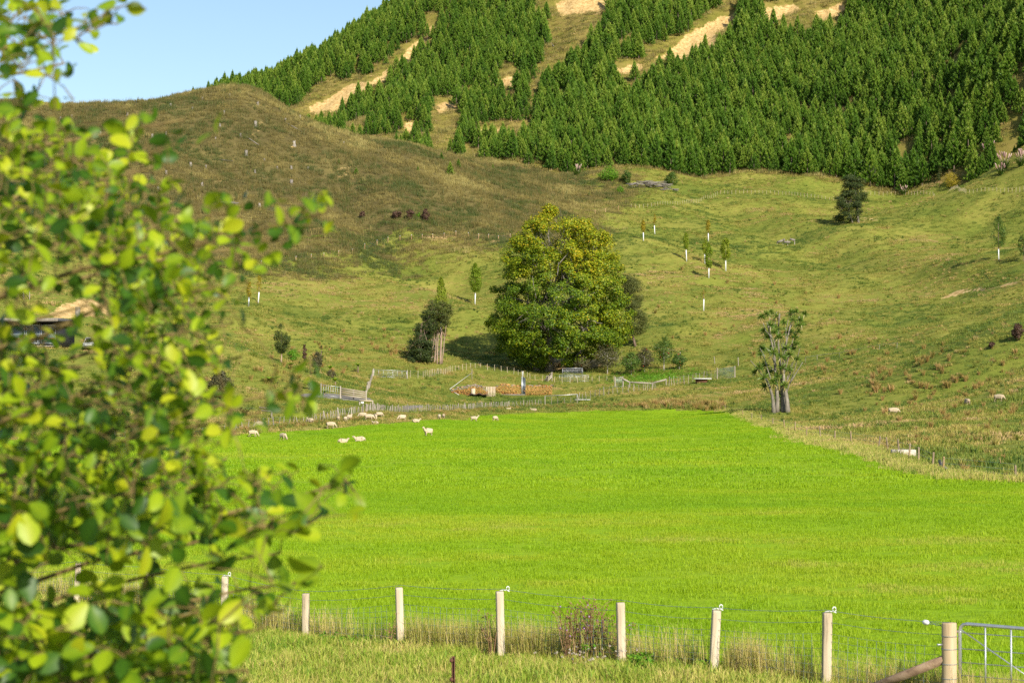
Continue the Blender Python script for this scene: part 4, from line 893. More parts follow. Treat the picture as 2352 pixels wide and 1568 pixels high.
for j in range(60):
    a = rng.uniform(0, 6.28); h = rng.uniform(1, 4.5); L = rng.uniform(1, 2.6); p0 = np.array([rng.normal(0, .3), rng.normal(0, .3), h]); q, w = limb(p0, p0 + [math.cos(a) * L, math.sin(a) * L, L * .6], .06, .02, .1, 4, j); b.tube(q, w, 4, cap=False)
b.build('branches', M['twig_grey'], t); b = MB(); b.tube([[0, 0, -.2], [.1, 0, 3], [-.1, 0, 5.5]], [.16, .11, .04], 6); b.build('trunk', M['twig_grey'], t)

# ------------------------------------------------------------------ fences
def post_mesh(name, mat, w=.12, sides=4, bev=.012):
    b = MB()
    if sides == 4:
        h = w / 2; pts = [(-h+bev, -h), (h-bev, -h), (h, -h+bev), (h, h-bev), (h-bev, h), (-h+bev, h), (-h, h-bev), (-h, -h+bev)]
    else: pts = [(w/2*math.cos(2*PI*j/sides), w/2*math.sin(2*PI*j/sides)) for j in range(sides)]
    n = len(pts); V = [(x, y, z) for z, k in ((-.35, 1), (.97, 1), (1.0, .93)) for x, y in [(p[0]*k, p[1]*k) for p in pts]]
    Q = [[k*n+j, k*n+(j+1) % n, (k+1)*n+(j+1) % n, (k+1)*n+j] for k in range(2) for j in range(n)]
    V += [(0, 0, 1.0)]; b.add(V, [[2*n+j, 2*n+(j+1) % n, 3*n] for j in range(n)], Q); return src(name, b, M[mat])
PM = {'old': post_mesh('post', 'post_old', .13, 7), 'batten': post_mesh('batten', 'post_old', .062), 'pale': post_mesh('batten', 'post_new', .09), 'treated': post_mesh('post', 'post_treated', .15, 7), 'lichen': post_mesh('post', 'post_lichen', .10, 7), 'white': post_mesh('batten', 'post_new', .062)}
def resample(P, step):
    P = np.asarray(P); d = np.concatenate([[0], np.cumsum(np.linalg.norm(np.diff(P[:, :2], axis=0), axis=1))]); n = max(2, int(round(d[-1] / step)) + 1); q = np.linspace(0, d[-1], n)
    return np.stack([np.interp(q, d, P[:, 0]), np.interp(q, d, P[:, 1])], -1)
def fence(label, pts, step, h, kinds, wires=(.95, .6, .3), wr=.006, exact=False, lean=.05, dmin=14, group=None, cap=False, every=None):
    XY = np.array([gnd(a, b_, dmin)[:2] for a, b_ in pts])
    if not exact: XY = resample(XY, step)
    P = np.array([on(*q) for q in XY]); c = P[len(P) // 2]; t = thing('fence', label, 'fence', c, group=group)
    for i, p in enumerate(P):
        kd = kinds[0] if (every and i % every == 0) else kinds[-1]; k = PM[kd]; hh = h * rng.uniform(.88, 1.1) * (1.12 if (every and i % every == 0) else 1)
        inst(k, 'post' if kd in ('old', 'treated', 'lichen') else 'batten', t, p - c, (rng.normal(0, lean), rng.normal(0, lean), rng.uniform(0, 6)), (1, 1, hh))
        if cap: b = MB(); b.tube([[0, -.03, 0], [0, -.16, .05]], [.07, .07], 5); b.build('insulator', M['white'], t, loc=p - c + np.array([0, 0, hh + .02]))
    for f in wires:
        b = MB(); b.tube(P - c + np.array([0, 0, h * f]), wr, 3, cap=False); b.build('wire', M['wire'], t)
    return t, P
fence('leaning batten fence behind the sheep along the far edge of the paddock', [(545,987),(620,980),(700,974),(760,965),(833,951),(880,948),(935,947),(1034,945),(1100,939),(1172,935),(1243,930)], .62, .95, ['old', 'batten'], lean=.13, every=7, dmin=150)
fence('short batten fence behind the pipe gate at the paddock corner', [(1252,930),(1300,929),(1326,928)], 1.0, 1.15, ['old', 'batten'], every=5, dmin=200)
fence('old batten fence rising from the paddock corner to the timber rail', [(1328,922),(1359,914),(1417,903),(1476,899),(1507,894)], .95, 1.15, ['old', 'batten'], lean=.1, every=6, dmin=200)
fence('weathered batten fence with dry weeds leading up to the netted gate', [(1536,888),(1560,884),(1590,880),(1626,873),(1642,870)], .9, 1.5, ['old', 'batten'], lean=.06, every=5, dmin=200)
fence('low pale batten fence curving behind the woodpile and under the plane tree', [(942,866),(970,869),(1000,862),(1040,853),(1075,848),(1100,846),(1122,850),(1145,852),(1187,861),(1221,873),(1241,875),(1273,879),(1321,880),(1367,877),(1410,877)], 1.35, 1.1, ['white'], lean=.05, dmin=280)
fence('line of treated posts under the brown hill on the left slope', [(600,611),(640,608),(680,601),(715,597),(744,593),(778,588),(810,584),(838,572),(866,564),(891,557),(919,554),(945,552),(970,551),(994,550),(1020,547),(1047,543),(1076,545),(1099,549),(1122,550),(1145,553),(1172,550)], 4, 1.15, ['treated'], exact=True, lean=.03, dmin=380, cap=True)
fence('three treated posts climbing past the top of the plane tree', [(1367,493),(1391,489),(1420,484)], 4, 1.3, ['treated'], exact=True, dmin=400)
fence('long pale fence winding over the upper pasture left of the lone tree', [(1450,477),(1502,475),(1571,469),(1612,462),(1650,447),(1703,445),(1764,446),(1802,448),(1840,452),(1880,457),(1914,461)], 1.15, 1.15, ['white'], wires=(.9,), lean=.04, dmin=450)
fence('long pale fence below the plantation right of the lone tree', [(2000,448),(2067,446),(2143,449),(2219,446),(2290,441),(2360,437)], 1.2, 1.15, ['white'], wires=(.9,), lean=.04, dmin=450)
fence('row of lichened posts in long grass down the right paddock edge', [(1666,943),(1706,956),(1727,964),(1749,968),(1775,978),(1802,988),(1826,994),(1853,1006),(1885,1007),(1917,1016),(1956,1021),(2018,1032),(2040,1039),(2065,1046),(2088,1052),(2110,1062),(2142,1076)], 4, .85, ['lichen'], exact=True, lean=.07, wires=(.85, .5), dmin=60)
fence('pair of lichened posts where the right paddock edge leaves the picture', [(2166,1084),(2333,1101)], 4, .7, ['lichen'], exact=True, lean=.04, dmin=60)
fence('tilted old fence on the slope behind the house roof', [(18,706),(30,708),(42,705),(55,702),(68,698)], 2, 1.9, ['old'], exact=True, lean=.1, dmin=270)
fence('electric tape strung over three thin posts on the right slope', [(1850,832),(1877,828),(1928,822),(2020,804),(2060,800)], 4, 1.0, ['batten'], exact=True, wires=(.92,), wr=.022, dmin=200)
fence('old rail posts standing above the orchard end', [(1563,826),(1642,836),(1696,840)], 4, 1.5, ['old'], exact=True, wires=(), dmin=280)
fence('weathered fence following the bank down to the drive', [(856,866),(852,880),(846,895),(842,905)], 1.6, 1.15, ['old', 'batten'], lean=.05, every=3, dmin=200)
fence('fence posts along the paddock edge behind the blurred leaves', [(240,1008),(330,1008),(420,1002),(500,995),(540,990)], 1.4, .7, ['batten'], lean=.1, dmin=150)

# pipe gates and pens
def pipe_gate(label, L, R_, h, nv, nh, dmin=150, r=.03, name='gate', zoff=.12, cat='gate', diag=False, frame_only=False, mat='galv', posts=None):
    A = gnd(*L, dmin); B_ = gnd(R_[0], R_[1], dmin); r0 = ray(*R_); d = A[1] + (B_[1] - A[1]) * .3
    B2 = np.array([r0[0] * d, d, 0]); B2[2] = hz(B2[0], B2[1]); c = A.copy(); t = thing(name, label, cat, c); e = B2 - A; w = np.linalg.norm(e[:2]); ez = e[2]
    def Pt(u, z): return np.array([e[0] * u, e[1] * u, ez * u + z])
    def bar(nm, p, q, rr): b = MB(); b.tube([p, (p + q) / 2, q], rr, 6); b.build(nm, M[mat], t, smooth=True)
    bar('top_rail', Pt(0, zoff + h), Pt(1, zoff + h), r); bar('stile', Pt(0, 0 if frame_only else zoff), Pt(0, zoff + h), r); bar('stile', Pt(1, 0 if frame_only else zoff), Pt(1, zoff + h), r)
    if not frame_only: bar('bottom_rail', Pt(0, zoff), Pt(1, zoff), r)
    for i in range(nv): u = (i + 1) / (nv + 1); bar('upright', Pt(u, zoff), Pt(u, zoff + h), r * .6)
    for i in range(nh): z = zoff + h * (i + 1) / (nh + 1); bar('rail', Pt(0, z), Pt(1, z), r * .45)
    if posts:
        for u in (-.02, 1.02): p = inst(PM[posts], 'post', t, Pt(u, 0), (0, 0, 0), (1.5, 1.5, h + zoff + .15))
    return t
pipe_gate('long galvanised farm gate on the grass track left of the plane tree', (859, 866), (934, 864), 1.15, 6, 4, posts='old')
pipe_gate('galvanised gate across the gravel drive beside the board fence', (738, 908), (781, 914), 1.35, 7, 1, posts='old')
pipe_gate('bare pipe hoop gate standing at the paddock corner', (1252, 930), (1326, 929), 1.3, 0, 0, frame_only=True, r=.05)
pipe_gate('steel yard panel with many bars under the plane tree', (1292, 866), (1338, 866), 1.5, 15, 0, name='pen_panel', cat='panel')
pipe_gate('netted steel panel in front of the barred yard panel', (1285, 876), (1322, 877), 1.1, 9, 5, name='pen_panel', cat='panel', r=.02)
pipe_gate('low netted steel panel at the right of the yard', (1324, 877), (1352, 877), 1.1, 7, 5, name='pen_panel', cat='panel', r=.02)
pipe_gate('small barred steel gate at the left end of the timber rail', (1413, 890), (1430, 890), 1.6, 7, 0, name='pen_panel', cat='gate', posts='old')
pipe_gate('netted gate between two tall posts at the end of the batten fence', (1648, 871), (1687, 868), 1.7, 14, 7, r=.02, posts='old', mat='wire')

def timber(label, name, cat, segs, posts, bh=.18, bt=.06, mat='post_old', dmin=150, zs=None):
    c = gnd(*posts[0][:2], dmin); t = thing(name, label, cat, c); s = pxm(c)
    for px, py, hpx in posts:
        p = gnd(px, py, dmin); p[1] = c[1] + (p[1] - c[1]) * .3; p[0] = (px - 1176) / F * p[1]; p[2] = CAMZ + ray(px, py)[2] * p[1]; inst(PM['old'], 'post', t, p - c, (0, 0, 0), (1.5, 1.5, hpx / s))
    for x0, y0, x1, y1 in segs:
        p0 = at(x0, y0, c[1] - .15) - c; p1 = at(x1, y1, c[1] - .15) - c; b = MB(); d = unit(p1 - p0); ang = math.atan2(d[2], d[0]); L = np.linalg.norm(p1 - p0)
        R = np.array([[math.cos(ang), 0, -math.sin(ang)], [0, 1, 0], [math.sin(ang), 0, math.cos(ang)]]); b.box((p0 + p1) / 2, (L, bt, bh), R); b.build('board', M[mat], t)
    return t
M['post_board'] = solid('tan_weathered_boards', [(.3, (.18, .145, .10)), (.5, (.29, .24, .17)), (.75, (.38, .33, .25))], 3, stretch=(.2, 1, 1))
timber('grey timber top rail bending along posts right of the small steel gate', 'rail_fence', 'fence', [(1431,870,1446,877.5),(1446,877.5,1497,880),(1497,880,1531,871)], [(1431,890,21),(1446,894,17),(1498,897,17),(1530,890,19)], .26, .2)
timber('weathered board fence beside the gravel drive', 'board_fence', 'fence', [(783,891.5,840,900.5),(783,896.5,840,905),(783,901.5,840,909.5),(783,906.5,840,914)], [(783,913,22),(812,914,20),(841,917,21)], .20, .05, 'post_board')
timber('short wooden rail on two posts below the gravel drive', 'rail_fence', 'fence', [(825,919.5,856,920.5)], [(826,930,11),(856,932,13)], .16, .08, 'post_new')
timber('old wooden loading ramp boards beside the steel yard', 'loading_ramp', 'ramp', [(1256,868,1268,856),(1256,872,1268,860),(1257,876,1268,864),(1250,874,1266,857)], [(1256,876,14),(1268,871,17)], .2, .08, 'post_old', 280)
timber('dark wooden gatepost and rails half hidden at the paddock corner', 'rail_fence', 'fence', [(595,935,624,938),(600,942,624,944)], [(624,962,24)], .14, .06, 'post_old')
timber('small wooden stock box with a leaning door on the middle pasture', 'stock_box', 'box', [(1786,556,1798,552),(1814,549,1826,552),(1798,552,1803,550),(1800,556,1815,556)], [(1786,561,7),(1826,560,8),(1799,562,11),(1810,563,12)], .5, .25, 'stump', 400)

# ------------------------------------------------------------------ woodpiles and the things lying about them
M['log_end'] = veg('split_firewood', [(.0, (.07, .035, .02)), (.35, (.22, .10, .035)), (.65, (.40, .19, .05)), (1., (.52, .30, .10))], var_w=1, trans=0, rough=.85)
M['log_grey'] = veg('grey_firewood', [(.0, (.09, .08, .08)), (.5, (.22, .19, .17)), (1., (.40, .30, .21))], var_w=1, trans=0, rough=.9)
def woodpile(label, x0, x1, yb, prof, mat2, seed):
    c = gnd((x0 + x1) / 2, yb, 280); s = pxm(c); t = thing('firewood_stack', label, 'firewood', c); r = np.random.default_rng(seed); b = MB(); w = (x1 - x0) / s; d = .17
    nx = int(w / d); px_ = np.linspace(0, 1, len(prof))
    for i in range(nx):
        xx = -w / 2 + (i + .5) * d; hmax = np.interp((i + .5) / nx, px_, prof) / s
        for k in range(int(hmax / (d * .9)) + 1):
            z = (k + .5) * d * .9; xr = xx + (d / 2 if k % 2 else 0) + r.normal(0, .015); rr = d * r.uniform(.40, .56); n = int(r.integers(3, 7)); yo = r.normal(0, .07); a0 = r.uniform(0, 6)
            top = z > hmax - d * 1.3
            a = a0 + np.arange(n) * 2 * PI / n; ring = np.stack([xr + rr * np.cos(a), np.zeros(n), z + rr * np.sin(a)], -1); F0 = ring + [0, -.3 + yo, 0]; F1 = ring + [0, .9, 0]
            v = r.uniform(.3, 1)
            V = np.concatenate([F0, F1]); b.add(np.concatenate([V, [[xr, -.3 + yo, z]]]), [[2*n, (j+1) % n, j] for j in range(n)], [[j, (j+1) % n, n+(j+1) % n, n+j] for j in range(n)], m=1 if (top and r.random() < mat2) else 0, var=v)
    for j in range(int(w * 4)):      # loose pieces tumbled on top
        xx = r.uniform(-.5, .5) * w; h = np.interp(xx / w + .5, px_, prof) / s; b.tube([[xx - r.uniform(.1, .35), r.uniform(-.2, .8), h + .05 + r.uniform(0, .18)], [xx + r.uniform(.1, .35), r.uniform(-.2, .8), h + .05 + r.uniform(0, .18)]], r.uniform(.05, .09), 5, m=1 if r.random() < mat2 + .15 else 0, var=r.uniform(.3, 1))
    o = b.build('firewood', [M['log_end'], M['log_grey']], t); o['kind'] = 'stuff'
    return t, c, s
woodpile('older firewood stack with grey weathered top, left of the leaning pallet', 1036, 1122, 907, [9, 15, 17, 17, 21, 22, 20, 15, 11], .8, 5)
woodpile('fresh orange firewood stack, right of the leaning pallet', 1124, 1269, 907, [13, 17, 22, 23, 20, 19, 20, 20, 20, 20, 20, 20], .25, 6)
def lean_board(name, label, cat, px, py, w, h, t_=.04, tilt=.25, mat='post_new', slats=0, rz=0.0, d=-1.2):
    B = gnd(px, py, 280); B = on(B[0] * (B[1] + d) / B[1], B[1] + d); s = pxm(B); W_, H_ = w / s, h / s; t = thing(name, label, cat, B, rz)
    R = np.array([[1, 0, 0], [0, math.cos(tilt), math.sin(tilt)], [0, -math.sin(tilt), math.cos(tilt)]])
    if slats:
        for i in range(slats): b = MB(); b.box(R @ np.array([-W_/2 + W_ * (i + .5) / slats, 0, H_/2]), (W_ / slats * .62, t_, H_), R); b.build('slat', M[mat], t)
        for f in (.1, .5, .9): b = MB(); b.box(R @ np.array([0, t_ * 1.6, H_ * f]), (W_, t_ * 2, .1), R); b.build('bearer', M[mat], t)
    else: b = MB(); b.box(R @ np.array([0, 0, H_/2]), (W_, t_, H_), R); b.build('board', M[mat], t)
    return t
lean_board('pallet', 'pale slatted pallet leaning between the two firewood stacks', 'pallet', 1127, 908, 22, 24, .05, .35, slats=6)
lean_board('plank', 'pale plank leaning on the older firewood stack', 'plank', 1087, 907, 9, 19, .05, .3)
B = gnd(1097, 907, 280) - np.array([0, 2.0, 0]); B[2] = hz(B[0], B[1]); M['tarp'] = solid('black_sheet', [(.3, (.02, .022, .025)), (.7, (.08, .085, .09))], 3, rough=.25, spec=.6)
b = MB(); n = 12; U, Vv = np.meshgrid(np.linspace(-1, 1, n), np.linspace(-.5, .5, 5)); Zc = .3 + .22 * (1 - U**2) + .10 * np.sin(U * 9) + .06 * np.cos(Vv * 6); I = np.arange(n * 5).reshape(5, n)
b.add(np.stack([U * 1.75, Vv * 1.5, Zc], -1).reshape(-1, 3), None, np.stack([I[:-1, :-1], I[:-1, 1:], I[1:, 1:], I[1:, :-1]], -1).reshape(-1, 4)); o = b.build('tarpaulin', M['tarp'], loc=B); tag(o, 'crumpled black sheet on the ground before the older firewood stack', 'sheet')
B = gnd(1201, 906, 280) + np.array([0, -1.3, 0]); B[2] = hz(B[0], B[1]); t = thing('steel_post', 'upright dark steel channel posts standing before the orange firewood', 'post', B)
M['steel_dark'] = solid('dark_steel', [(.3, (.06, .075, .085)), (.7, (.16, .19, .21))], 5, rough=.4, metal=.6)
for j, (dx, h, w, m_) in enumerate([(-.16, 3.1, .16, 'galv'), (.08, 3.0, .2, 'steel_dark'), (.3, 2.9, .18, 'steel_dark')]): b = MB(); b.box((dx, .03 * j, h / 2 - .2), (w, .14, h + .4)); b.box((dx + w * .6, .03 * j + .09, h / 2 - .2), (.03, .1, h + .38)); b.build('channel', M[m_], t)
b = MB(); b.tube([[-.05, .1, 2.9], [-.02, .1, 4.0]], .06, 5); b.build('pipe', M['white'], t)
c = at(1172, 906.3, gnd(1172, 906, 280)[1] - 1.2); c[2] = hz(c[0], c[1]) + .12; b = MB(); b.box((0, 0, 0), (5.0, .16, .2)); o = b.build('timber_beam', M['stump'], loc=c); tag(o, 'long grey beam on the grass before the orange firewood', 'beam')
# white rope from the stake to the ground left of the woodpile
B = gnd(1084, 872, 280); t = thing('stake_line', 'dark stake with a white rope pegged down left of the woodpile', 'rope', B); b = MB(); b.tube([[0, 0, -.2], [0, 0, 1.9]], .06, 5); b.build('stake', M['post_old'], t)
q = gnd(1033, 897, 280) - B; b = MB(); b.tube([[0, 0, 1.2], q * .5 + [0, 0, .75], q + [0, 0, .25]], .035, 4); b.build('rope', M['white'], t); q2 = gnd(1054, 908, 280) - B; b = MB(); b.tube([q + [0, 0, .25], q2 + [0, 0, .1]], .035, 4); b.build('rope', M['white'], t)
# trough lid, plank, concrete trough, white bucket
B = gnd(1611, 880, 250); s = pxm(B); t = thing('water_trough', 'dark water trough with a white lid below the batten fence', 'trough', B); b = MB(); b.box((0, 0, .3), (1.7, 1.0, .75), taper=1.15); b.build('tub', M['rust'], t); b = MB(); b.box((.1, -.1, .78), (2.9, 1.9, .12), rotz(.1)); b.build('lid', M['white'], t)
B = gnd(1338, 921, 250); b = MB(); b.box((0, 0, .25), (2.4, .7, .08), rotz(.1)); o = b.build('white_panel', M['white'], loc=B); tag(o, 'white sheet lying in the grass right of the pipe hoop gate', 'panel')
M['concrete'] = solid('stained_concrete', [(.3, (.26, .22, .17)), (.5, (.42, .37, .30)), (.75, (.55, .50, .42))], 3, bump=.3)
B = gnd(2075, 1047, 80); s = pxm(B); t = thing('stock_trough', 'long pale concrete stock trough behind the lichened posts', 'trough', B, -.08); L = 54 / s; h = 15 / s
b = MB(); b.box((0, -.3, h / 2 - .05), (L, .08, h + .1)); b.box((0, .3, h / 2 - .05), (L, .08, h + .1)); b.box((-L/2 + .04, 0, h / 2 - .055), (.08, .52, h + .09)); b.box((L/2 - .04, 0, h / 2 - .055), (.08, .52, h + .09)); b.box((0, 0, .06), (L - .16, .52, .06)); b.build('basin', M['concrete'], t)
b = MB(); b.box((0, 0, h - .1), (L - .17, .51, .02)); b.build('water', solid('trough_water', [(.3, (.02, .03, .03)), (.7, (.03, .05, .05))], 3, rough=.05), t)
B = gnd(832, 929, 200); b = MB(); b.tube([[0, 0, -.05], [0, 0, .38]], [.17, .21], 10); b.tube([[-.2, 0, .36], [0, 0, .58], [.2, 0, .36]], .012, 4); o = b.build('bucket', M['white'], loc=B); tag(o, 'small white bucket under the short wooden rail', 'bucket')
log('felled_log', 'pale log lying in the grass at the right paddock corner', [(2158,1068),(2166,1080),(2176,1086)], .16, dmin=60)

# ------------------------------------------------------------------ sheep
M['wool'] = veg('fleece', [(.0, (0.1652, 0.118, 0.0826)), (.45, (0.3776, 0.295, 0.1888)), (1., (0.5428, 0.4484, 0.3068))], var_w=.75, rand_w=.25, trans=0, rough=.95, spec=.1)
def sheep_mesh(pose, seed):
    me = bpy.data.meshes.new('sheep'); V = []; E = []; R_ = []
    def v(p, r, par=None):
        V.append(p); R_.append(r)
        if par is not None: E.append((par, len(V) - 1))
        return len(V) - 1
    z = .58 if pose != 'lie' else .27
    a = v((0, 0, z), (.235, .27)); b1 = v((-.28, 0, z + .01), (.23, .26), a); b2 = v((-.50, 0, z + .02), (.16, .19), b1); tl = v((-.58, 0, z - .08), (.035, .035), b2); v((-.59, 0, z - .22), (.025, .025), tl)
    c1 = v((.25, 0, z + .01), (.20, .24), a); c2 = v((.40, 0, z + .04), (.13, .16), c1)
    if pose == 'graze': pts = [((.53, .01, .44), .10), ((.62, .02, .27), .085), ((.68, .02, .17), .07), ((.73, .02, .08), .045)]
    elif pose == 'up': pts = [((.50, .02, .78), .105), ((.57, .04, .93), .09), ((.66, .06, .93), .075), ((.76, .07, .87), .045)]
    else: pts = [((.50, .05, z + .14), .105), ((.57, .08, z + .27), .09), ((.66, .10, z + .27), .075), ((.76, .11, z + .21), .045)]
    p = c2; hd = None
    for k, (q, r) in enumerate(pts):
        p = v(q, (r, r), p)
        if k == 1: hd = p
    for s_ in (-1, 1): q = V[hd]; e = v((q[0] + .01, q[1] + s_ * .09, q[2] + .05), (.025, .03), hd); v((q[0], q[1] + s_ * .17, q[2] + .03), (.02, .025), e)
    if pose != 'lie':
        for s_ in (-1, 1):
            r_ = np.random.default_rng(seed + s_ + 3); st = r_.normal(0, .05)
            h = v((-.40, s_ * .13, .42), (.10, .10), b1); k = v((-.36 + st, s_ * .13, .31), (.06, .06), h); k = v((-.47 + st, s_ * .13, .22), (.04, .04), k); v((-.44 + st, s_ * .13, .0), (.032, .032), k)
            st = r_.normal(0, .05); h = v((.27, s_ * .12, .40), (.085, .085), c1); k = v((.29 + st, s_ * .12, .22), (.045, .045), h); v((.28 + st, s_ * .12, .0), (.032, .032), k)
    else:
        for s_ in (-1, 1): h = v((-.3, s_ * .2, .14), (.12, .10), b1); v((-.05, s_ * .25, .05), (.045, .045), h); h = v((.28, s_ * .16, .12), (.08, .08), c1); v((.42, s_ * .18, .045), (.04, .04), h)
    me.from_pydata(V, E, []); o = bpy.data.objects.new('sheep_source', me); COL.objects.link(o)
    md = o.modifiers.new('skin', 'SKIN'); 
    for i, r in enumerate(R_): me.skin_vertices[0].data[i].radius = r
    me.skin_vertices[0].data[0].use_root = True
    o.modifiers.new('sub', 'SUBSURF').levels = 2
    dg = bpy.context.evaluated_depsgraph_get(); dg.update(); out = bpy.data.meshes.new_from_object(o.evaluated_get(dg)); out.name = 'sheep'
    bpy.data.objects.remove(o)
    n = len(out.vertices); co = np.zeros(n * 3, np.float32); out.vertices.foreach_get('co', co); co = co.reshape(-1, 3); r = np.random.default_rng(seed)
    nv = np.zeros(n * 3, np.float32); out.vertices.foreach_get('normal', nv); nv = nv.reshape(-1, 3)
    body = (np.abs(co[:, 0]) < .48) & (co[:, 2] > (z - .2)); co += nv * (body * r.normal(.0, .014, n))[:, None]; out.vertices.foreach_set('co', co.ravel())
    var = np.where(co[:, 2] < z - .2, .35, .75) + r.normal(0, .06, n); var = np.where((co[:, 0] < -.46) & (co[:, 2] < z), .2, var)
    at_ = out.attributes.get('var') or out.attributes.new('var', 'FLOAT', 'POINT'); at_.data.foreach_set('value', var.astype(np.float32))
    out.materials.clear(); out.materials.append(M['wool']); out.polygons.foreach_set('use_smooth', np.ones(len(out.polygons), bool)); out.update()
    return out
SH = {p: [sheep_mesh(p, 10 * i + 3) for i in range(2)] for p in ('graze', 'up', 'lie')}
D = math.radians
for k, (px, py, pose, hd, sc, lab) in enumerate([
    (595,982,'graze',180,1.05,'sheep half hidden by the blurred leaf tip, beside the batten fence'), (582,1003,'graze',-10,1.05,'sheep nearest the blurred leaves, nose down, leftmost of the flock'),
    (651,1011,'graze',-50,1.1,'grazing sheep alone in the open grass, second from the leaves'), (712,974,'up',140,1.0,'sheep standing with raised head against the leaning battens'),
    (761,984,'graze',-8,1.1,'grazing sheep in profile facing right near the leaning battens'), (777,969,'graze',95,1.0,'sheep seen from behind beside the grey fence post'),
    (794,970,'graze',80,1.0,'left sheep of the close pair at the fence'), (803,966,'up',60,1.0,'right sheep of the close pair at the fence'),
    (832,961,'graze',178,1.05,'sheep side-on behind the three at the fence, its head hidden'), (849,966,'graze',-5,1.15,'largest sheep of the group of four, grazing side-on'),
    (862,964,'graze',-75,1.05,'sheep partly hidden behind the largest of the group of four'), (872,959,'graze',30,1.0,'rightmost sheep of the group of four at the fence'),
    (862,974,'lie',160,.8,'sheep lying low in the grass below the group of four'), (923,966,'graze',195,1.05,'lone grazing sheep facing left in front of the gravel patch'),
    (956,970,'lie',-5,1.0,'sheep lying stretched out flat right of the lone grazing one'), (1009,964,'graze',92,1.05,'left of the two sheep standing side by side, seen from behind'),
    (1019,962,'graze',86,1.05,'right of the two sheep standing side by side, seen from behind'), (1090,968,'up',-12,1.1,'sheep with raised head looking right, below the woodpile'),
    (1138,967,'graze',50,1.1,'rightmost standing sheep of the flock below the woodpile'), (1168,942,'lie',35,.95,'sheep lying at the fence with its head up, below the firewood'),
    (1226,944,'lie',172,1.05,'sheep lying below the pipe hoop gate, farthest right of the flock'), (983,1001,'up',215,1.1,'sheep standing out in the open grass with head raised to the left'),
    (788,1018,'lie',20,1.0,'lying sheep without visible head, left of two resting in the grass'), (826,1014,'lie',178,1.1,'lying sheep facing left, right of two resting in the grass'),
    (2054,954,'graze',-8,1.2,'sheep in profile on the right-hand pasture beyond the paddock'), (2221,932,'graze',100,1.1,'sheep seen from behind among rushes on the right slope'), (2296,923,'graze',-35,1.15,'sheep grazing highest on the right slope at the picture edge')]):
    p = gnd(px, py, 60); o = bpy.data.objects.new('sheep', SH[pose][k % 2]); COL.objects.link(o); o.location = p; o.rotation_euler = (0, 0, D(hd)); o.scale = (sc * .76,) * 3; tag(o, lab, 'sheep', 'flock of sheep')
# ------------------------------------------------------------------ house and car on the left terrace
def house():
    d0 = 246.0; B = on(at(40, 790, d0)[0], d0); s = F / d0; t = thing('house', 'low dark flat-roofed house with big windows behind the blurred leaves', 'house', B, math.radians(-6))
    M['roof_dark'] = solid('dark_roofing', [(.3, (.05, .05, .055)), (.7, (.10, .10, .11))], 3, rough=.5)
    M['clad'] = solid('black_cladding', [(.3, (.012, .012, .013)), (.7, (.03, .03, .032))], 6, rough=.6, stretch=(8, 8, .3))
    M['pane'] = solid('window_glass', [(.3, (.10, .13, .14)), (.7, (.16, .20, .21))], .5, rough=.03, spec=.9)
    M['redbeam'] = solid('red_oxide_beam', [(.3, (.30, .07, .04)), (.7, (.40, .11, .06))], 4, rough=.6)
    x1 = 5.2; W_ = 14.0; x0 = x1 - W_; xc = (x0 + x1) / 2; H = 3.3
    b = MB(); b.box((xc, 3.5, H / 2 - .4), (W_ - .4, 6.6, H + .8)); b.build('wall', M['clad'], t)
    b = MB(); b.box((xc, 2.9, H + .02), (W_ + 1.0, 9.0, .34)); r = b.build('roof', M['roof_dark'], t); b = MB(); b.box((xc, -1.68, H - .02), (W_ + 1.04, .06, .42)); b.build('fascia', M['stump'], r)
    for i in range(7):
        cx = x1 - 1.3 - i * 1.95; b = MB()
        for q in (-.88, .88): b.box((cx + q, .12, 1.55), (.08, .12, 2.3))
        for q in (.42, 2.68): b.box((cx, .12, q), (1.68, .12, .08))
        w = b.build('window', M['galv'], t); b = MB(); b.box((cx, .15, 1.55), (1.68, .03, 2.18)); b.build('pane', M['pane'], w)
    b = MB(); b.box((xc, -.75, .05), (W_, 1.7, .14)); b.build('deck', M['post_old'], t)
    b = MB(); b.box((xc, -1.52, .98), (W_, .1, .12)); b.build('balustrade_rail', M['redbeam'], t)
    for i in range(8): b = MB(); b.box((x0 + .1 + i * (W_ - .2) / 7, -1.5, .5), (.08, .08, .9)); b.build('balustrade_post', M['galv'], t)
    b = MB(); b.box((x1 + 1.6, 2.6, H + .5), (.5, .5, 2.4)); b.build('chimney', M['stump'], t)
house()
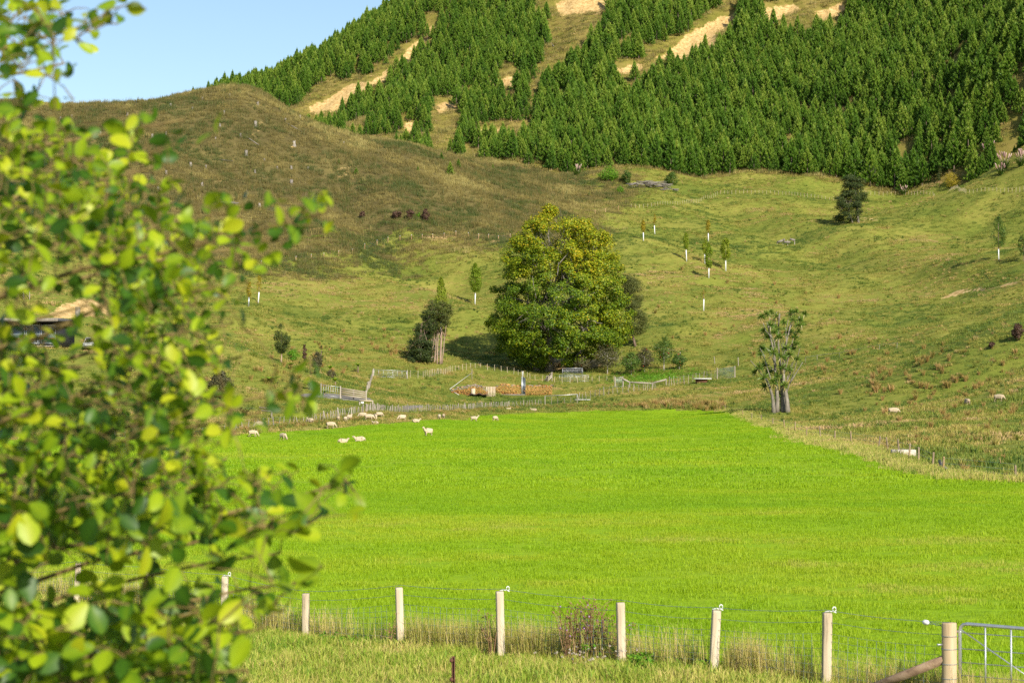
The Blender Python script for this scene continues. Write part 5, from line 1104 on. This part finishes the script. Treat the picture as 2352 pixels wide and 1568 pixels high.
def car():
    B = gnd(209, 805, 200); t = thing('parked_car', 'white car parked nose-on at the end of the house, seen in a leaf gap', 'car', B, math.radians(4))
    paint = solid('white_car_paint', [(.3, (.62, .63, .65)), (.7, (.74, .75, .77))], 2, rough=.25, spec=.6); glass = solid('car_glass', [(.3, (.01, .015, .03)), (.7, (.03, .04, .06))], 1, rough=.05, spec=.9); tyre = solid('rubber', [(.3, (.015, .015, .015)), (.7, (.03, .03, .03))], 5)
    # cross sections from nose (-y) to tail, profile in z
    sec = [(-2.1, .45, .78, .74), (-1.9, .32, .95, .80), (-1.0, .30, 1.05, .83), (-.75, .30, 1.10, .84), (1.9, .30, 1.12, .84), (2.1, .42, 1.0, .78)]
    b = MB(); V = []
    for y, z0, z1, hw in sec: V += [(-hw * .92, y, z0), (-hw, y, z0 + .18), (-hw, y, z1 - .12), (-hw * .88, y, z1), (hw * .88, y, z1), (hw, y, z1 - .12), (hw, y, z0 + .18), (hw * .92, y, z0)]
    Q = [[k*8+j, k*8+(j+1) % 8, (k+1)*8+(j+1) % 8, (k+1)*8+j] for k in range(5) for j in range(8)]; n = len(V)
    b.add(V, None, Q + [[3, 2, 1, 0], [7, 4, 3, 0], [7, 6, 5, 4], [40, 41, 42, 43], [40, 43, 44, 47], [44, 45, 46, 47]]); b.build('body', paint, t)
    b = MB(); V = [(-.76, -.78, 1.08), (.76, -.78, 1.08), (.60, -.15, 1.62), (-.60, -.15, 1.62), (-.76, 1.85, 1.1), (.76, 1.85, 1.1), (.60, 1.5, 1.62), (-.60, 1.5, 1.62)]
    b.add(V, None, [[0, 1, 2, 3], [4, 7, 6, 5], [0, 3, 7, 4], [1, 5, 6, 2]]); b.build('window_glass', glass, t)
    b = MB(); b.box((0, .68, 1.64), (1.24, 1.75, .06)); b.build('roof', paint, t)
    for sx in (-1, 1):
        b = MB(); b.tube([(sx * .74, -.80, 1.08), (sx * .60, -.15, 1.62)], .04, 5); b.build('pillar', paint, t); b = MB(); b.box((sx * .6, -2.08, .74), (.3, .08, .14)); b.build('headlight', M['pane'], t)
        for y in (-1.3, 1.3): b = MB(); b.tube([(sx * .68, y, .33), (sx * .86, y, .33)], .33, 16); w = b.build('wheel', tyre, t); b = MB(); b.tube([(sx * .84, y, .33), (sx * .87, y, .33)], .19, 12); b.build('rim', M['galv'], w)
    b = MB(); b.box((0, -2.12, .5), (1.3, .1, .16)); b.build('bumper', tyre, t)
car()

# ------------------------------------------------------------------ the near fence, gate and verge
def fpt(px):                                # place on the fence line seen in column px
    u = (px - 1176) / F; y = (25.0 + 5.47 * 1.064) / (1 + 1.064 * u); return np.array([u * y, y, float(hz(u * y, y))])
B0 = fpt(1151); NF = thing('wire_fence', 'near wire netting fence on pale square posts across the foreground', 'fence', B0)
npm = post_mesh('post', 'post_new', .115, 4, .01)
CUR = [(10,1300,1),(178,1293,0),(344,1305,1),(516,1323,1),(704,1362,0),(921,1348,0),(1151,1357,1),(1427,1383,0),(1637,1400,1),(1895,1406,1)]
tops = []
def pigtail(p):
    b = MB(); a = np.linspace(-.6, 2 * PI * .93, 16); P = [[0, 0, 0], [.06, 0, .012]] + [[.125 + .022 * math.cos(q - 1.2) , -.01 * i / 16, .035 + .032 * math.sin(q - 1.2)] for i, q in enumerate(a)] + [[.15, -.012, -.012]]
    b.tube(P, .0075, 6); return b.build('insulator', M['white'], NF, smooth=True, loc=p)
for px, pt, ins in CUR:
    p = fpt(px); top = CAMZ + ray(px, pt)[2] * p[1]; h = top - p[2]
    o = inst(npm, 'post', NF, p - B0, (rng.normal(0, .012), rng.normal(0, .02), rng.uniform(-.25, .25) + .12), (1, 1, h)); tops.append(np.array([p[0], p[1], top]))
    if ins: pigtail(np.array([p[0], p[1], top]) - B0 + np.array([-.02, -.03, .012]))
SP = fpt(2177); SH_ = 1.25 - SP[2]; tops.append(np.array([SP[0], SP[1], SP[2] + SH_ - .03])); tops = np.array(tops); Lf = np.array([fpt(-160)]); Lf[0, 2] += 1.2
line = np.concatenate([Lf, tops])
def sag(P, dz, k=6):
    out = []
    for a, b_ in zip(P[:-1], P[1:]):
        for t in np.linspace(0, 1, k, endpoint=False): out.append(a + (b_ - a) * t - np.array([0, 0, .03 * 4 * t * (1 - t)]))
    out.append(P[-1]); return np.array(out) + np.array([0, 0, dz])
ground_line = np.array([on(q[0], q[1]) for q in sag(line, 0)])
b = MB(); b.tube(sag(line, .035) - B0, .0035, 3, cap=False); b.build('top_wire', M['wire'], NF)
sl_ = sag(line, -.12); b = MB(); b.tube(sl_ - B0, .003, 3, cap=False); b.build('wire', M['wire'], NF)
b = MB(); base = sag(line, -.27); hh = base[:, 2] - ground_line[:, 2]
for f in np.linspace(0.04, 1, 7): q = base.copy(); q[:, 2] = ground_line[:, 2] + hh * f ** .85; b.tube(q - B0, .0022, 3, cap=False)
dd = np.concatenate([[0], np.cumsum(np.linalg.norm(np.diff(base[:, :2], axis=0), axis=1))])
for q in np.arange(0, dd[-1], .15):
    p1 = np.array([np.interp(q, dd, base[:, i]) for i in range(3)]); p0 = np.array([p1[0], p1[1], np.interp(q, dd, ground_line[:, 2]) + .03]); b.tube([p0 - B0, (p0 + p1) / 2 - B0 + rng.normal(0, .012, 3), p1 - B0], .0022, 3, cap=False)
b.build('netting', M['wire'], NF)
# strainer, stay, strain insulator
ST_ = thing('strainer_post', 'thick round strainer post carrying the steel gate', 'post', SP); b = MB(); n = 20; a = np.arange(n) * 2 * PI / n
V = np.concatenate([np.stack([np.cos(a) * R * (1 + .02 * np.sin(4 * a)), np.sin(a) * R, np.full(n, z)], -1) for z, R in ((-.5, .098), (.6, .096), (SH_ - .015, .094), (SH_, .088))] + [np.array([[0, 0, SH_]])])
b.add(V, [[3*n+j, 3*n+(j+1) % n, 4*n] for j in range(n)], [[k*n+j, k*n+(j+1) % n, (k+1)*n+(j+1) % n, (k+1)*n+j] for k in range(3) for j in range(n)])
M['post_round'] = solid('barked_round_timber', [(.25, (.24, .16, .09)), (.45, (.42, .31, .18)), (.7, (.56, .44, .28))], 5, bump=.5, stretch=(1, 1, .1)); b.build('post', M['post_round'], ST_, smooth=False)
for z in SH_ - np.array([.9, .7, .5, .33, .17]): b = MB(); aa = np.linspace(0, 2 * PI, 17); b.tube(np.stack([np.cos(aa) * .099, np.sin(aa) * .099, np.full(17, z + .01 * math.sin(z * 50))], -1), .004, 4, cap=False); b.build('wire_wrap', M['wire'], ST_)
b = MB(); b.tube([[-.09, -.02, SH_ - .27], [-.16, -.05, SH_ - .265]], .012, 6); b.build('gudgeon', M['galv'], ST_)
M['stay'] = solid('brown_stay_timber', [(.3, (.13, .08, .05)), (.5, (.24, .16, .10)), (.75, (.36, .27, .18))], 8, bump=.5, stretch=(.15, 1, 1)); e = unit(fpt(2050) - SP); p0 = np.array([0, -.08, SH_ - .46]) + e * .1; p1 = e * 1.75 + np.array([0, -.12, 0]); p1[2] = hz(SP[0] + p1[0], SP[1] + p1[1]) - SP[2] - .12; b = MB(); L = np.linalg.norm(p1 - p0); dx = unit(p1 - p0); dz = unit(np.cross(dx, [0, -1, 0])); dy = np.cross(dz, dx); b.box((p0 + p1) / 2, (L, .075, .095), np.stack([dx, dy, dz], 1)); b.build('stay', M['stay'], ST_)
w0 = tops[-2] + np.array([0, 0, .03]); w1 = tops[-1]; q = w0 + (w1 - w0) * .82 - SP; b = MB(); b.tube([q + e * .05, q + e * .03, q, q - e * .03, q - e * .05], [.012, .03, .034, .03, .012], 8); b.build('strain_insulator', M['white'], ST_, smooth=True)
b = MB()
for ph in (0, PI): b.tube([q - e * (.05 + .36 * i / 16) + np.array([0, math.cos(ph + i * .9) * .008, math.sin(ph + i * .9) * .012 - .02 * i / 16]) for i in range(17)], .004, 4)
b.build('twisted_wire', M['wire'], ST_)
# gate
G0 = SP + np.array([.13, -.02, 0]); GT = thing('steel_gate', 'galvanised tubular steel gate with wire mesh at the lower right corner', 'gate', G0); gd = unit(np.array([5.64 * .98, -6.0 * .62, 0])); GW = 3.3; gz = .06; gh = 1.25 - G0[2] - gz - .005
def gp(u, z): p = gd * u; return np.array([p[0], p[1], z + gz])
def gbar(nm, P, r): b = MB(); b.tube(P, r, 8); b.build(nm, M['galv'], GT, smooth=True)
gbar('frame', [gp(0, 0), gp(0, gh - .10), gp(.012, gh - .045), gp(.05, gh - .01), gp(.10, gh), gp(GW / 2, gh - .02), gp(GW - .1, gh), gp(GW, gh - .1), gp(GW, 0)], .022); gbar('bottom_rail', [gp(0, .02), gp(GW, .02)], .02)
for i in range(1, 10): gbar('upright', [gp(i * .33, .02), gp(i * .33, gh - .01)], .011)
for z in (.22, .39, .55, .72, .92): gbar('rail', [gp(0, z), gp(GW, z)], .006)
gbar('brace', [gp(.02, gh - .08), gp(1.4, .12)], .008); b = MB(); b.tube([gp(-.05, .93), gp(.02, .93)], .018, 6); b.build('hinge', M['galv'], GT)
# rusty standard in the verge
B = at(1041, 1568, 26.0); B[2] = hz(B[0], B[1]); top = CAMZ + ray(1041, 1506)[2] * B[1] - B[2]; t = thing('iron_stake', 'rusty iron fence standard in the verge before the fence', 'stake', B)
b = MB(); b.box((0, 0, top / 2 - .1), (.045, .012, top + .2)); b.box((.018, -.02, top / 2 - .1), (.012, .045, top + .2)); b.build('bar', M['rust'], t)
for z in (top - .05, top - .30): b = MB(); b.tube([(-.022, -.05, z), (-.022, .03, z)], .026, 8); b.build('bolt', M['rust'], t)

# verge grass: green turf, long dry stalks along the wire
sE = [src('verge_tuft', blades(80, .5, .06, .20, .010, .6, 150 + i), M['blade_dry']) for i in range(3)]
sF = [src('dry_tuft', blades(38, .34, .15, .68, .006, .2, 160 + i), M['blade_dry']) for i in range(3)]
x, y = frustum_pts(20, 48, 11, .30, 1); k = (y < fence_y(x) + .3) & vis(x, y, 80); x, y = x[k], y[k]; n1 = len(x)
t1 = np.clip(.27 + .9 * (fbm(x / 1.5, y / 1.5, 3, 91) - .5) + rng.normal(0, .12, n1), 0, 1); s1 = .6 + .9 * fbm(x / 1.2, y / 1.2, 2, 92)
dd = rng.uniform(0, 1, 2600); u = -14 + 22 * dd; off = np.abs(rng.normal(0, .26, 2600)) + .04; x2 = u + off * .72; y2 = fence_y(u) + off * .68
k = (fbm(u / 1.3, off * 0, 2, 93) > .45) | (rng.random(2600) < .25); x2, y2, u, off = x2[k], y2[k], u[k], off[k]; n2 = len(x2)
t2 = np.clip(.78 + .6 * (fbm(x2 / .9, y2 / .9, 2, 94) - .5) + rng.normal(0, .2, n2), 0, 1); s2 = rng.uniform(.45, 1.1, n2) * (1.1 - .5 * np.clip(off, 0, 1))
scatter('verge_grass', np.concatenate([np.stack([x, y, hz(x, y)], -1), np.stack([x2, y2, hz(x2, y2)], -1)]), upright(n1 + n2), np.repeat(np.concatenate([s1, s2])[:, None], 3, 1), np.concatenate([t1, t2]), sE + sF,
        'rough verge grass with dry straw stalks along the near fence', 'grass', np.concatenate([rng.integers(0, 3, n1), 3 + rng.integers(0, 3, n2)]))
# long straw grass along the right paddock edge
E_ = resample(np.array([gnd(a, b_)[:2] for a, b_ in [(1650,943),(1700,955),(1750,972),(1830,1000),(1920,1026),(2020,1052),(2100,1082),(2200,1098),(2300,1104),(2400,1108)]]), .35)
x = np.repeat(E_[:, 0], 7) + rng.normal(.4, .6, len(E_) * 7); y = np.repeat(E_[:, 1], 7) + rng.normal(.3, .9, len(E_) * 7); n = len(x)
sG = [src('straw_tuft', blades(60, .7, .10, .42, .018, .4, 170 + i), M['blade_dry']) for i in range(3)]
rng.random(1)
scatter('straw_grass', np.stack([x, y, hz(x, y)], -1), upright(n), np.repeat(rng.uniform(.5, 1.1, n)[:, None], 3, 1), np.clip(rng.normal(.52, .24, n), 0, 1), sG, 'pale straw grass along the right paddock edge', 'grass')
# rank growth along the back fence and before the corner
E_ = resample(np.array([gnd(a, b_)[:2] for a, b_ in [(200,1010),(420,1006),(560,994),(700,982),(800,968),(900,956),(1000,950),(1100,944),(1200,938),(1300,936),(1400,936),(1500,937),(1600,938),(1660,943)]]), .45)
x = np.repeat(E_[:, 0], 6) + rng.normal(0, .8, len(E_) * 6); y = np.repeat(E_[:, 1], 6) + rng.normal(2.2, 1.4, len(E_) * 6); k = sdist(x, y, PADD) > .2; x, y = x[k], y[k]; n = len(x)
big = sstep(x, 14, 24)
sH = [src('rank_tuft', blades(60, .9, .3, .9, .035, .4, 180 + i), M['blade_pasture']) for i in range(3)]
scatter('rank_grass', np.stack([x, y, hz(x, y)], -1), upright(n), np.repeat((rng.uniform(.25, .6, n) * (1 + 1.6 * big))[:, None], 3, 1), np.clip(rng.normal(.38, .28, n) + .3 * big, 0, 1), sH + sC2, 'rank green and brown growth along the far fence', 'grass')

# dried thistle and weeds at the fence
M['thistle'] = veg('dried_thistle', [(.0, (.13, .06, .03)), (.5, (.26, .14, .07)), (1., (.40, .26, .13))], var_w=1, trans=.1)
M['thistle_flower'] = veg('thistle_flowers', [(.0, (.30, .12, .38)), (1., (.50, .30, .55))], var_w=1, trans=.2)
M['down'] = veg('thistle_down', [(.0, (.42, .32, .26)), (1., (.66, .58, .52))], var_w=1, trans=.3)
def thistle(label, px, w, h, n, seed, flower=6, dy=.15, mat='thistle', leafy=60):
    B = fpt(px); B = on(B[0] + dy * .7, B[1] + dy); s = pxm(B); W_, H_ = w / s, h / s; t = thing('thistle', label, 'weed', B); r = np.random.default_rng(seed); b = MB(); fl = MB(); lf = []
    for j in range(n):
        x0 = r.uniform(-.5, .5) * W_; P, R = limb([x0, r.normal(0, .12), 0], [x0 + r.normal(0, .08), r.normal(0, .15), H_ * r.uniform(.55, 1)], .006, .003, 0, 6, seed * 50 + j, .05); b.tube(P, R, 4, var=r.uniform(0, 1), cap=False)
        for k in range(5):
            q = P[int(r.integers(2, 6))]; e_ = q + [r.normal(0, .09), r.normal(0, .07), r.uniform(.02, .16)]; b.tube([q, e_], [.004, .002], 3, var=r.uniform(0, 1), cap=False); lf.append(e_)
            if r.random() < .6: hd = fl if len(lf) % 9 == 0 and flower else b; hd.tube([e_, e_ + [0, 0, .02]], [.010, .013], 5, var=r.uniform(0, 1))
    lf = np.array(lf); leaf_cloud(b, lf[r.choice(len(lf), min(leafy, len(lf)))], .045, 4, .038, seed=seed, asp=.3); b.build('stems', M[mat], t)
    if flower and fl.n: fl.build('flower_heads', M['thistle_flower'], t)
thistle('tall dried brown thistle clump with a few purple heads at the fence', 1338, 122, 128, 58, 1, leafy=70)
thistle('thin dark weed stalk beside the central fence post', 1133, 16, 95, 4, 2, 0, -.05, leafy=10); thistle('thin weed stalk left of the fence post before the paddock', 905, 12, 70, 3, 3, 0, -.05, leafy=10)
thistle('dark dried weed beside the right-hand end of the thistle clump', 1395, 26, 90, 6, 4, 0, .2)
for k, (px, py, n, lab) in enumerate([(1340,1530,26,'fluffy pale thistledown heads in the verge below the central post'),(1420,1528,12,'small patch of thistledown in the verge below the thistle clump'),(250,1345,22,'pinkish seed heads at the fence behind the blurred leaves')]):
    B = gnd(px, py) if k < 2 else fpt(px); t = thing('seed_heads', lab, 'weed', B); b = MB(); st = MB(); r = np.random.default_rng(k)
    for j in range(n):
        p = np.array([r.normal(0, .3), r.normal(0, .15), r.uniform(.06, .26 if k < 2 else .55)]); leaf_cloud(b, [p], .022, 14, .022, seed=j + k * 40); st.tube([[p[0] + r.normal(0, .03), p[1], -.05], p], .003, 3, cap=False)
    b.build('heads', M['down'], t); st.build('stalks', M['thistle'], t)
for k, (px, py, w, h, lab) in enumerate([(1400,1515,120,40,'low leafy dock and thistle rosettes under the thistle clump'),(1600,1535,90,26,'low green weeds at the foot of the fence post right of the thistle'),(1470,1535,60,34,'bright green thistle rosette at the foot of a fence post'),(790,1480,120,24,'dark leafy weeds along the fence foot near the leaf tips')]):
    B = gnd(px, py); s = pxm(B); t = thing('weed_patch', lab, 'weed', B); r = np.random.default_rng(k + 60); n = 60
    C = np.stack([r.uniform(-.5, .5, n) * w / s, r.normal(0, .22, n), r.uniform(.02, 1, n) ** 1.5 * h / s], -1); b = MB(); leaf_cloud(b, C, .05, 7, .075, up=1.2, asp=.4, seed=k); b.build('leaves', M['leaf_bright'], t)

B = gnd(1500, 868, 280); s = pxm(B); t = thing('ground_cover', 'bright green leafy ground cover under the orchard behind the timber rail', 'plants', B); r = np.random.default_rng(5); n = 900
C = np.stack([r.normal(0, 52, n) / s, r.normal(0, 5, n), np.zeros(n)], -1); C[:, 2] = hz(B[0] + C[:, 0], B[1] + C[:, 1]) - B[2] + r.uniform(.05, .6, n); b = MB(); leaf_cloud(b, C, .35, 9, .2, up=1.0, asp=.6, seed=9); o = b.build('leaves', M['leaf_bright'], t); o['kind'] = 'stuff'

# ------------------------------------------------------------------ the alder in front of the lens
M['alder'] = veg('alder_leaves', [(.0, (.016, .055, .006)), (.3, (.055, .14, .008)), (.55, (.20, .30, .008)), (.8, (.32, .42, .010)), (1., (.43, .46, .015))], var_w=.25, rand_w=.75, trans=.40, rough=.42, spec=.28)
M['alder_attr'] = veg('alder_inner_leaves', [(.0, (.016, .055, .006)), (.3, (.055, .14, .008)), (.55, (.20, .30, .008)), (.8, (.32, .42, .010)), (1., (.43, .46, .015))], var_w=1.0, trans=.40, rough=.42, spec=.28)
M['alder_twig'] = solid('alder_twigs', [(.3, (.11, .075, .025)), (.7, (.22, .16, .05))], 20, rough=.7)
GRID = ["333221", "3322", "3220", "211", "2210001", "333222111", "4433322", "44443321", "44444332221232", "43444444432221", "322344443221", "32123444321", "2101343321", "3112343321", "4321344331", "4442334321012",
        "4443334432022", "44444433221", "3444433321", "344443333221112", "444433333222112", "4444433333222", "44223222111", "3101101101022", "321122222121", "44444443321", "4444444432", "4444444332", "333333333", "222222222"]
def leaf_shape(seed):
    """rounded alder leaf folded along its midrib, 1 m long, base at the origin, tip along +y"""
    r = np.random.default_rng(seed); ys = [0, .12, .38, .68, .90, 1.0]; ws = [.015, .13, .29, .34, .20, .01]; curl = r.uniform(.08, .38); fold = r.uniform(.15, .5); tw = r.normal(0, .12); V = []
    for y_, w_ in zip(ys, ws):
        z = -curl * y_ * y_; jag = 1 + r.normal(0, .04)
        V += [(-w_ * jag, y_, z + fold * w_ - tw * w_), (0, y_, z), (w_ * jag, y_, z + fold * w_ + tw * w_)]
    Q = []
    for i in range(5): Q += [[3*i, 3*i+1, 3*i+4, 3*i+3], [3*i+1, 3*i+2, 3*i+5, 3*i+4]]
    return np.array(V), Q
LS = [leaf_shape(i) for i in range(5)]
def alder():
    r = np.random.default_rng(77); base = on(-2.6, 5.4)
    t = thing('alder_tree', 'leafy alder branches close to the lens, blurred, filling the left side', 'tree', base)
    b = MB(); P, R = limb([0, 0, -.3], [-.15, .1, 5.2], .13, .05, 0, 9, 3, .03); b.tube(P, R, 10); b.build('trunk', M['bark_brown'], t, smooth=True)
    LV = []; cells = []
    for i, row in enumerate(GRID):
        for j in range(-3, len(row)):
            nn = int(round(int(row[j]) * 2.4)) if j >= 0 else 2
            for _ in range(nn): cells.append((56 * (j + r.uniform(0, 1)), 56 * (i + r.uniform(0, 1)), r.normal(4.9, .45)))
            if j >= 0 and nn >= 6:
                for _ in range(nn): cells.append((56 * (j + r.uniform(0, 1)), 56 * (i + r.uniform(0, 1)), r.uniform(5.5, 6.9)))
    # boughs reaching from the trunk towards the right
    tips = [(230,60),(150,150),(420,275),(380,380),(740,490),(600,560),(560,640),(540,740),(560,820),(690,890),(540,960),(520,1060),(800,1110),(720,1180),(640,1260),(730,1330),(640,1390),(600,1450),(560,1540),(250,420),(300,900),(280,1200),(300,1480),(200,700),(420,500),(450,1100)]
    nodes = []
    for k, (px, py) in enumerate(tips):
        d = r.uniform(4.6, 6.0); e = at(px, py, d) - base; h0 = np.clip(e[2] - .15 - abs(e[0] + .1) * .22, .6, 5.0); p0 = np.array([-.15 * h0 / 5.2, .1 * h0 / 5.2, h0])
        b = MB(); Q, w = limb(p0, e, .016, .003, .10, 12, 500 + k, .10); b.tube(Q, w, 6, cap=False); b.build('branch', M['alder_twig'], t, smooth=True); nodes.append(Q[3:])
    nodes = np.concatenate(nodes); tw = MB(); leaves = []
    cs = []
    for px, py, j in cells:
        c = at(px, py, float(np.clip(j, 4.35, 6.9))) - base; cs.append((((nodes - c) ** 2).sum(1).min(), px, py, c))
    cs.sort(key=lambda q: q[0]); nodes = list(nodes)
    NA = np.zeros((len(nodes) + len(cs), 3)); NA[:len(nodes)] = nodes; nn_ = len(nodes)
    for _, px, py, c in cs:
        k = np.argmin(((NA[:nn_] - c) ** 2 * np.array([1, .8, 1])).sum(1)); q = NA[k]; vec = c - q; L = np.linalg.norm(vec)
        size = r.uniform(.045, .074) * (1.08 if py > 1150 else .76)
        nrm = unit(np.array([.3, -.35, .5]) + r.normal(0, .8, 3)); out = unit(unit(vec) * .6 + np.array([.25, 0, .1]) + r.normal(0, .6, 3)); ax = unit(out - nrm * (out @ nrm)); sd = np.cross(ax, nrm)
        Rm = np.stack([sd, ax, nrm], 1); basep = c - ax * size * .5
        NA[nn_] = basep; nn_ += 1
        if L > .04: mid = (q + basep) / 2 + np.array([0, 0, .10 * L]); tw.tube([q, mid, basep], [.0022, .0016, .0012], 4, cap=False)
        bright = np.clip(.48 + .32 * r.normal(), 0, 1); onf = -20 < px < 860 and -10 < py < 1575
        leaves.append((d / size + (0 if onf else 99), basep, Rm, size, int(r.integers(5)), bright))
    tw.build('twigs', M['alder_twig'], t)
    leaves.sort(key=lambda q: q[0]); lm = []
    for i, (V, Q) in enumerate(LS): b = MB(); b.add(V, None, Q, var=np.tile([.30, .85, .30], 6)); o = src('leaf', b, M['alder']); o.data.polygons.foreach_set('use_smooth', np.ones(len(o.data.polygons), bool)); lm.append(o)
    rest = MB()
    for n_, (_, p, Rm, size, k, br) in enumerate(leaves):
        if n_ < 300:
            o = bpy.data.objects.new('leaf', lm[k].data); COL.objects.link(o); o.parent = t; o.matrix_local = Matrix.Translation(Vector(p)) @ Matrix(Rm.tolist()).to_4x4() @ Matrix.Scale(size, 4)
        else: V, Q = LS[k]; rest.add(V * size @ Rm.T + p, None, Q, var=np.clip(br + np.tile([-.06, .10, -.06], 6), 0, 1))
    o = rest.build('foliage', M['alder_attr'], t, smooth=True); o['kind'] = 'stuff'; print('alder leaves', len(leaves))
alder()
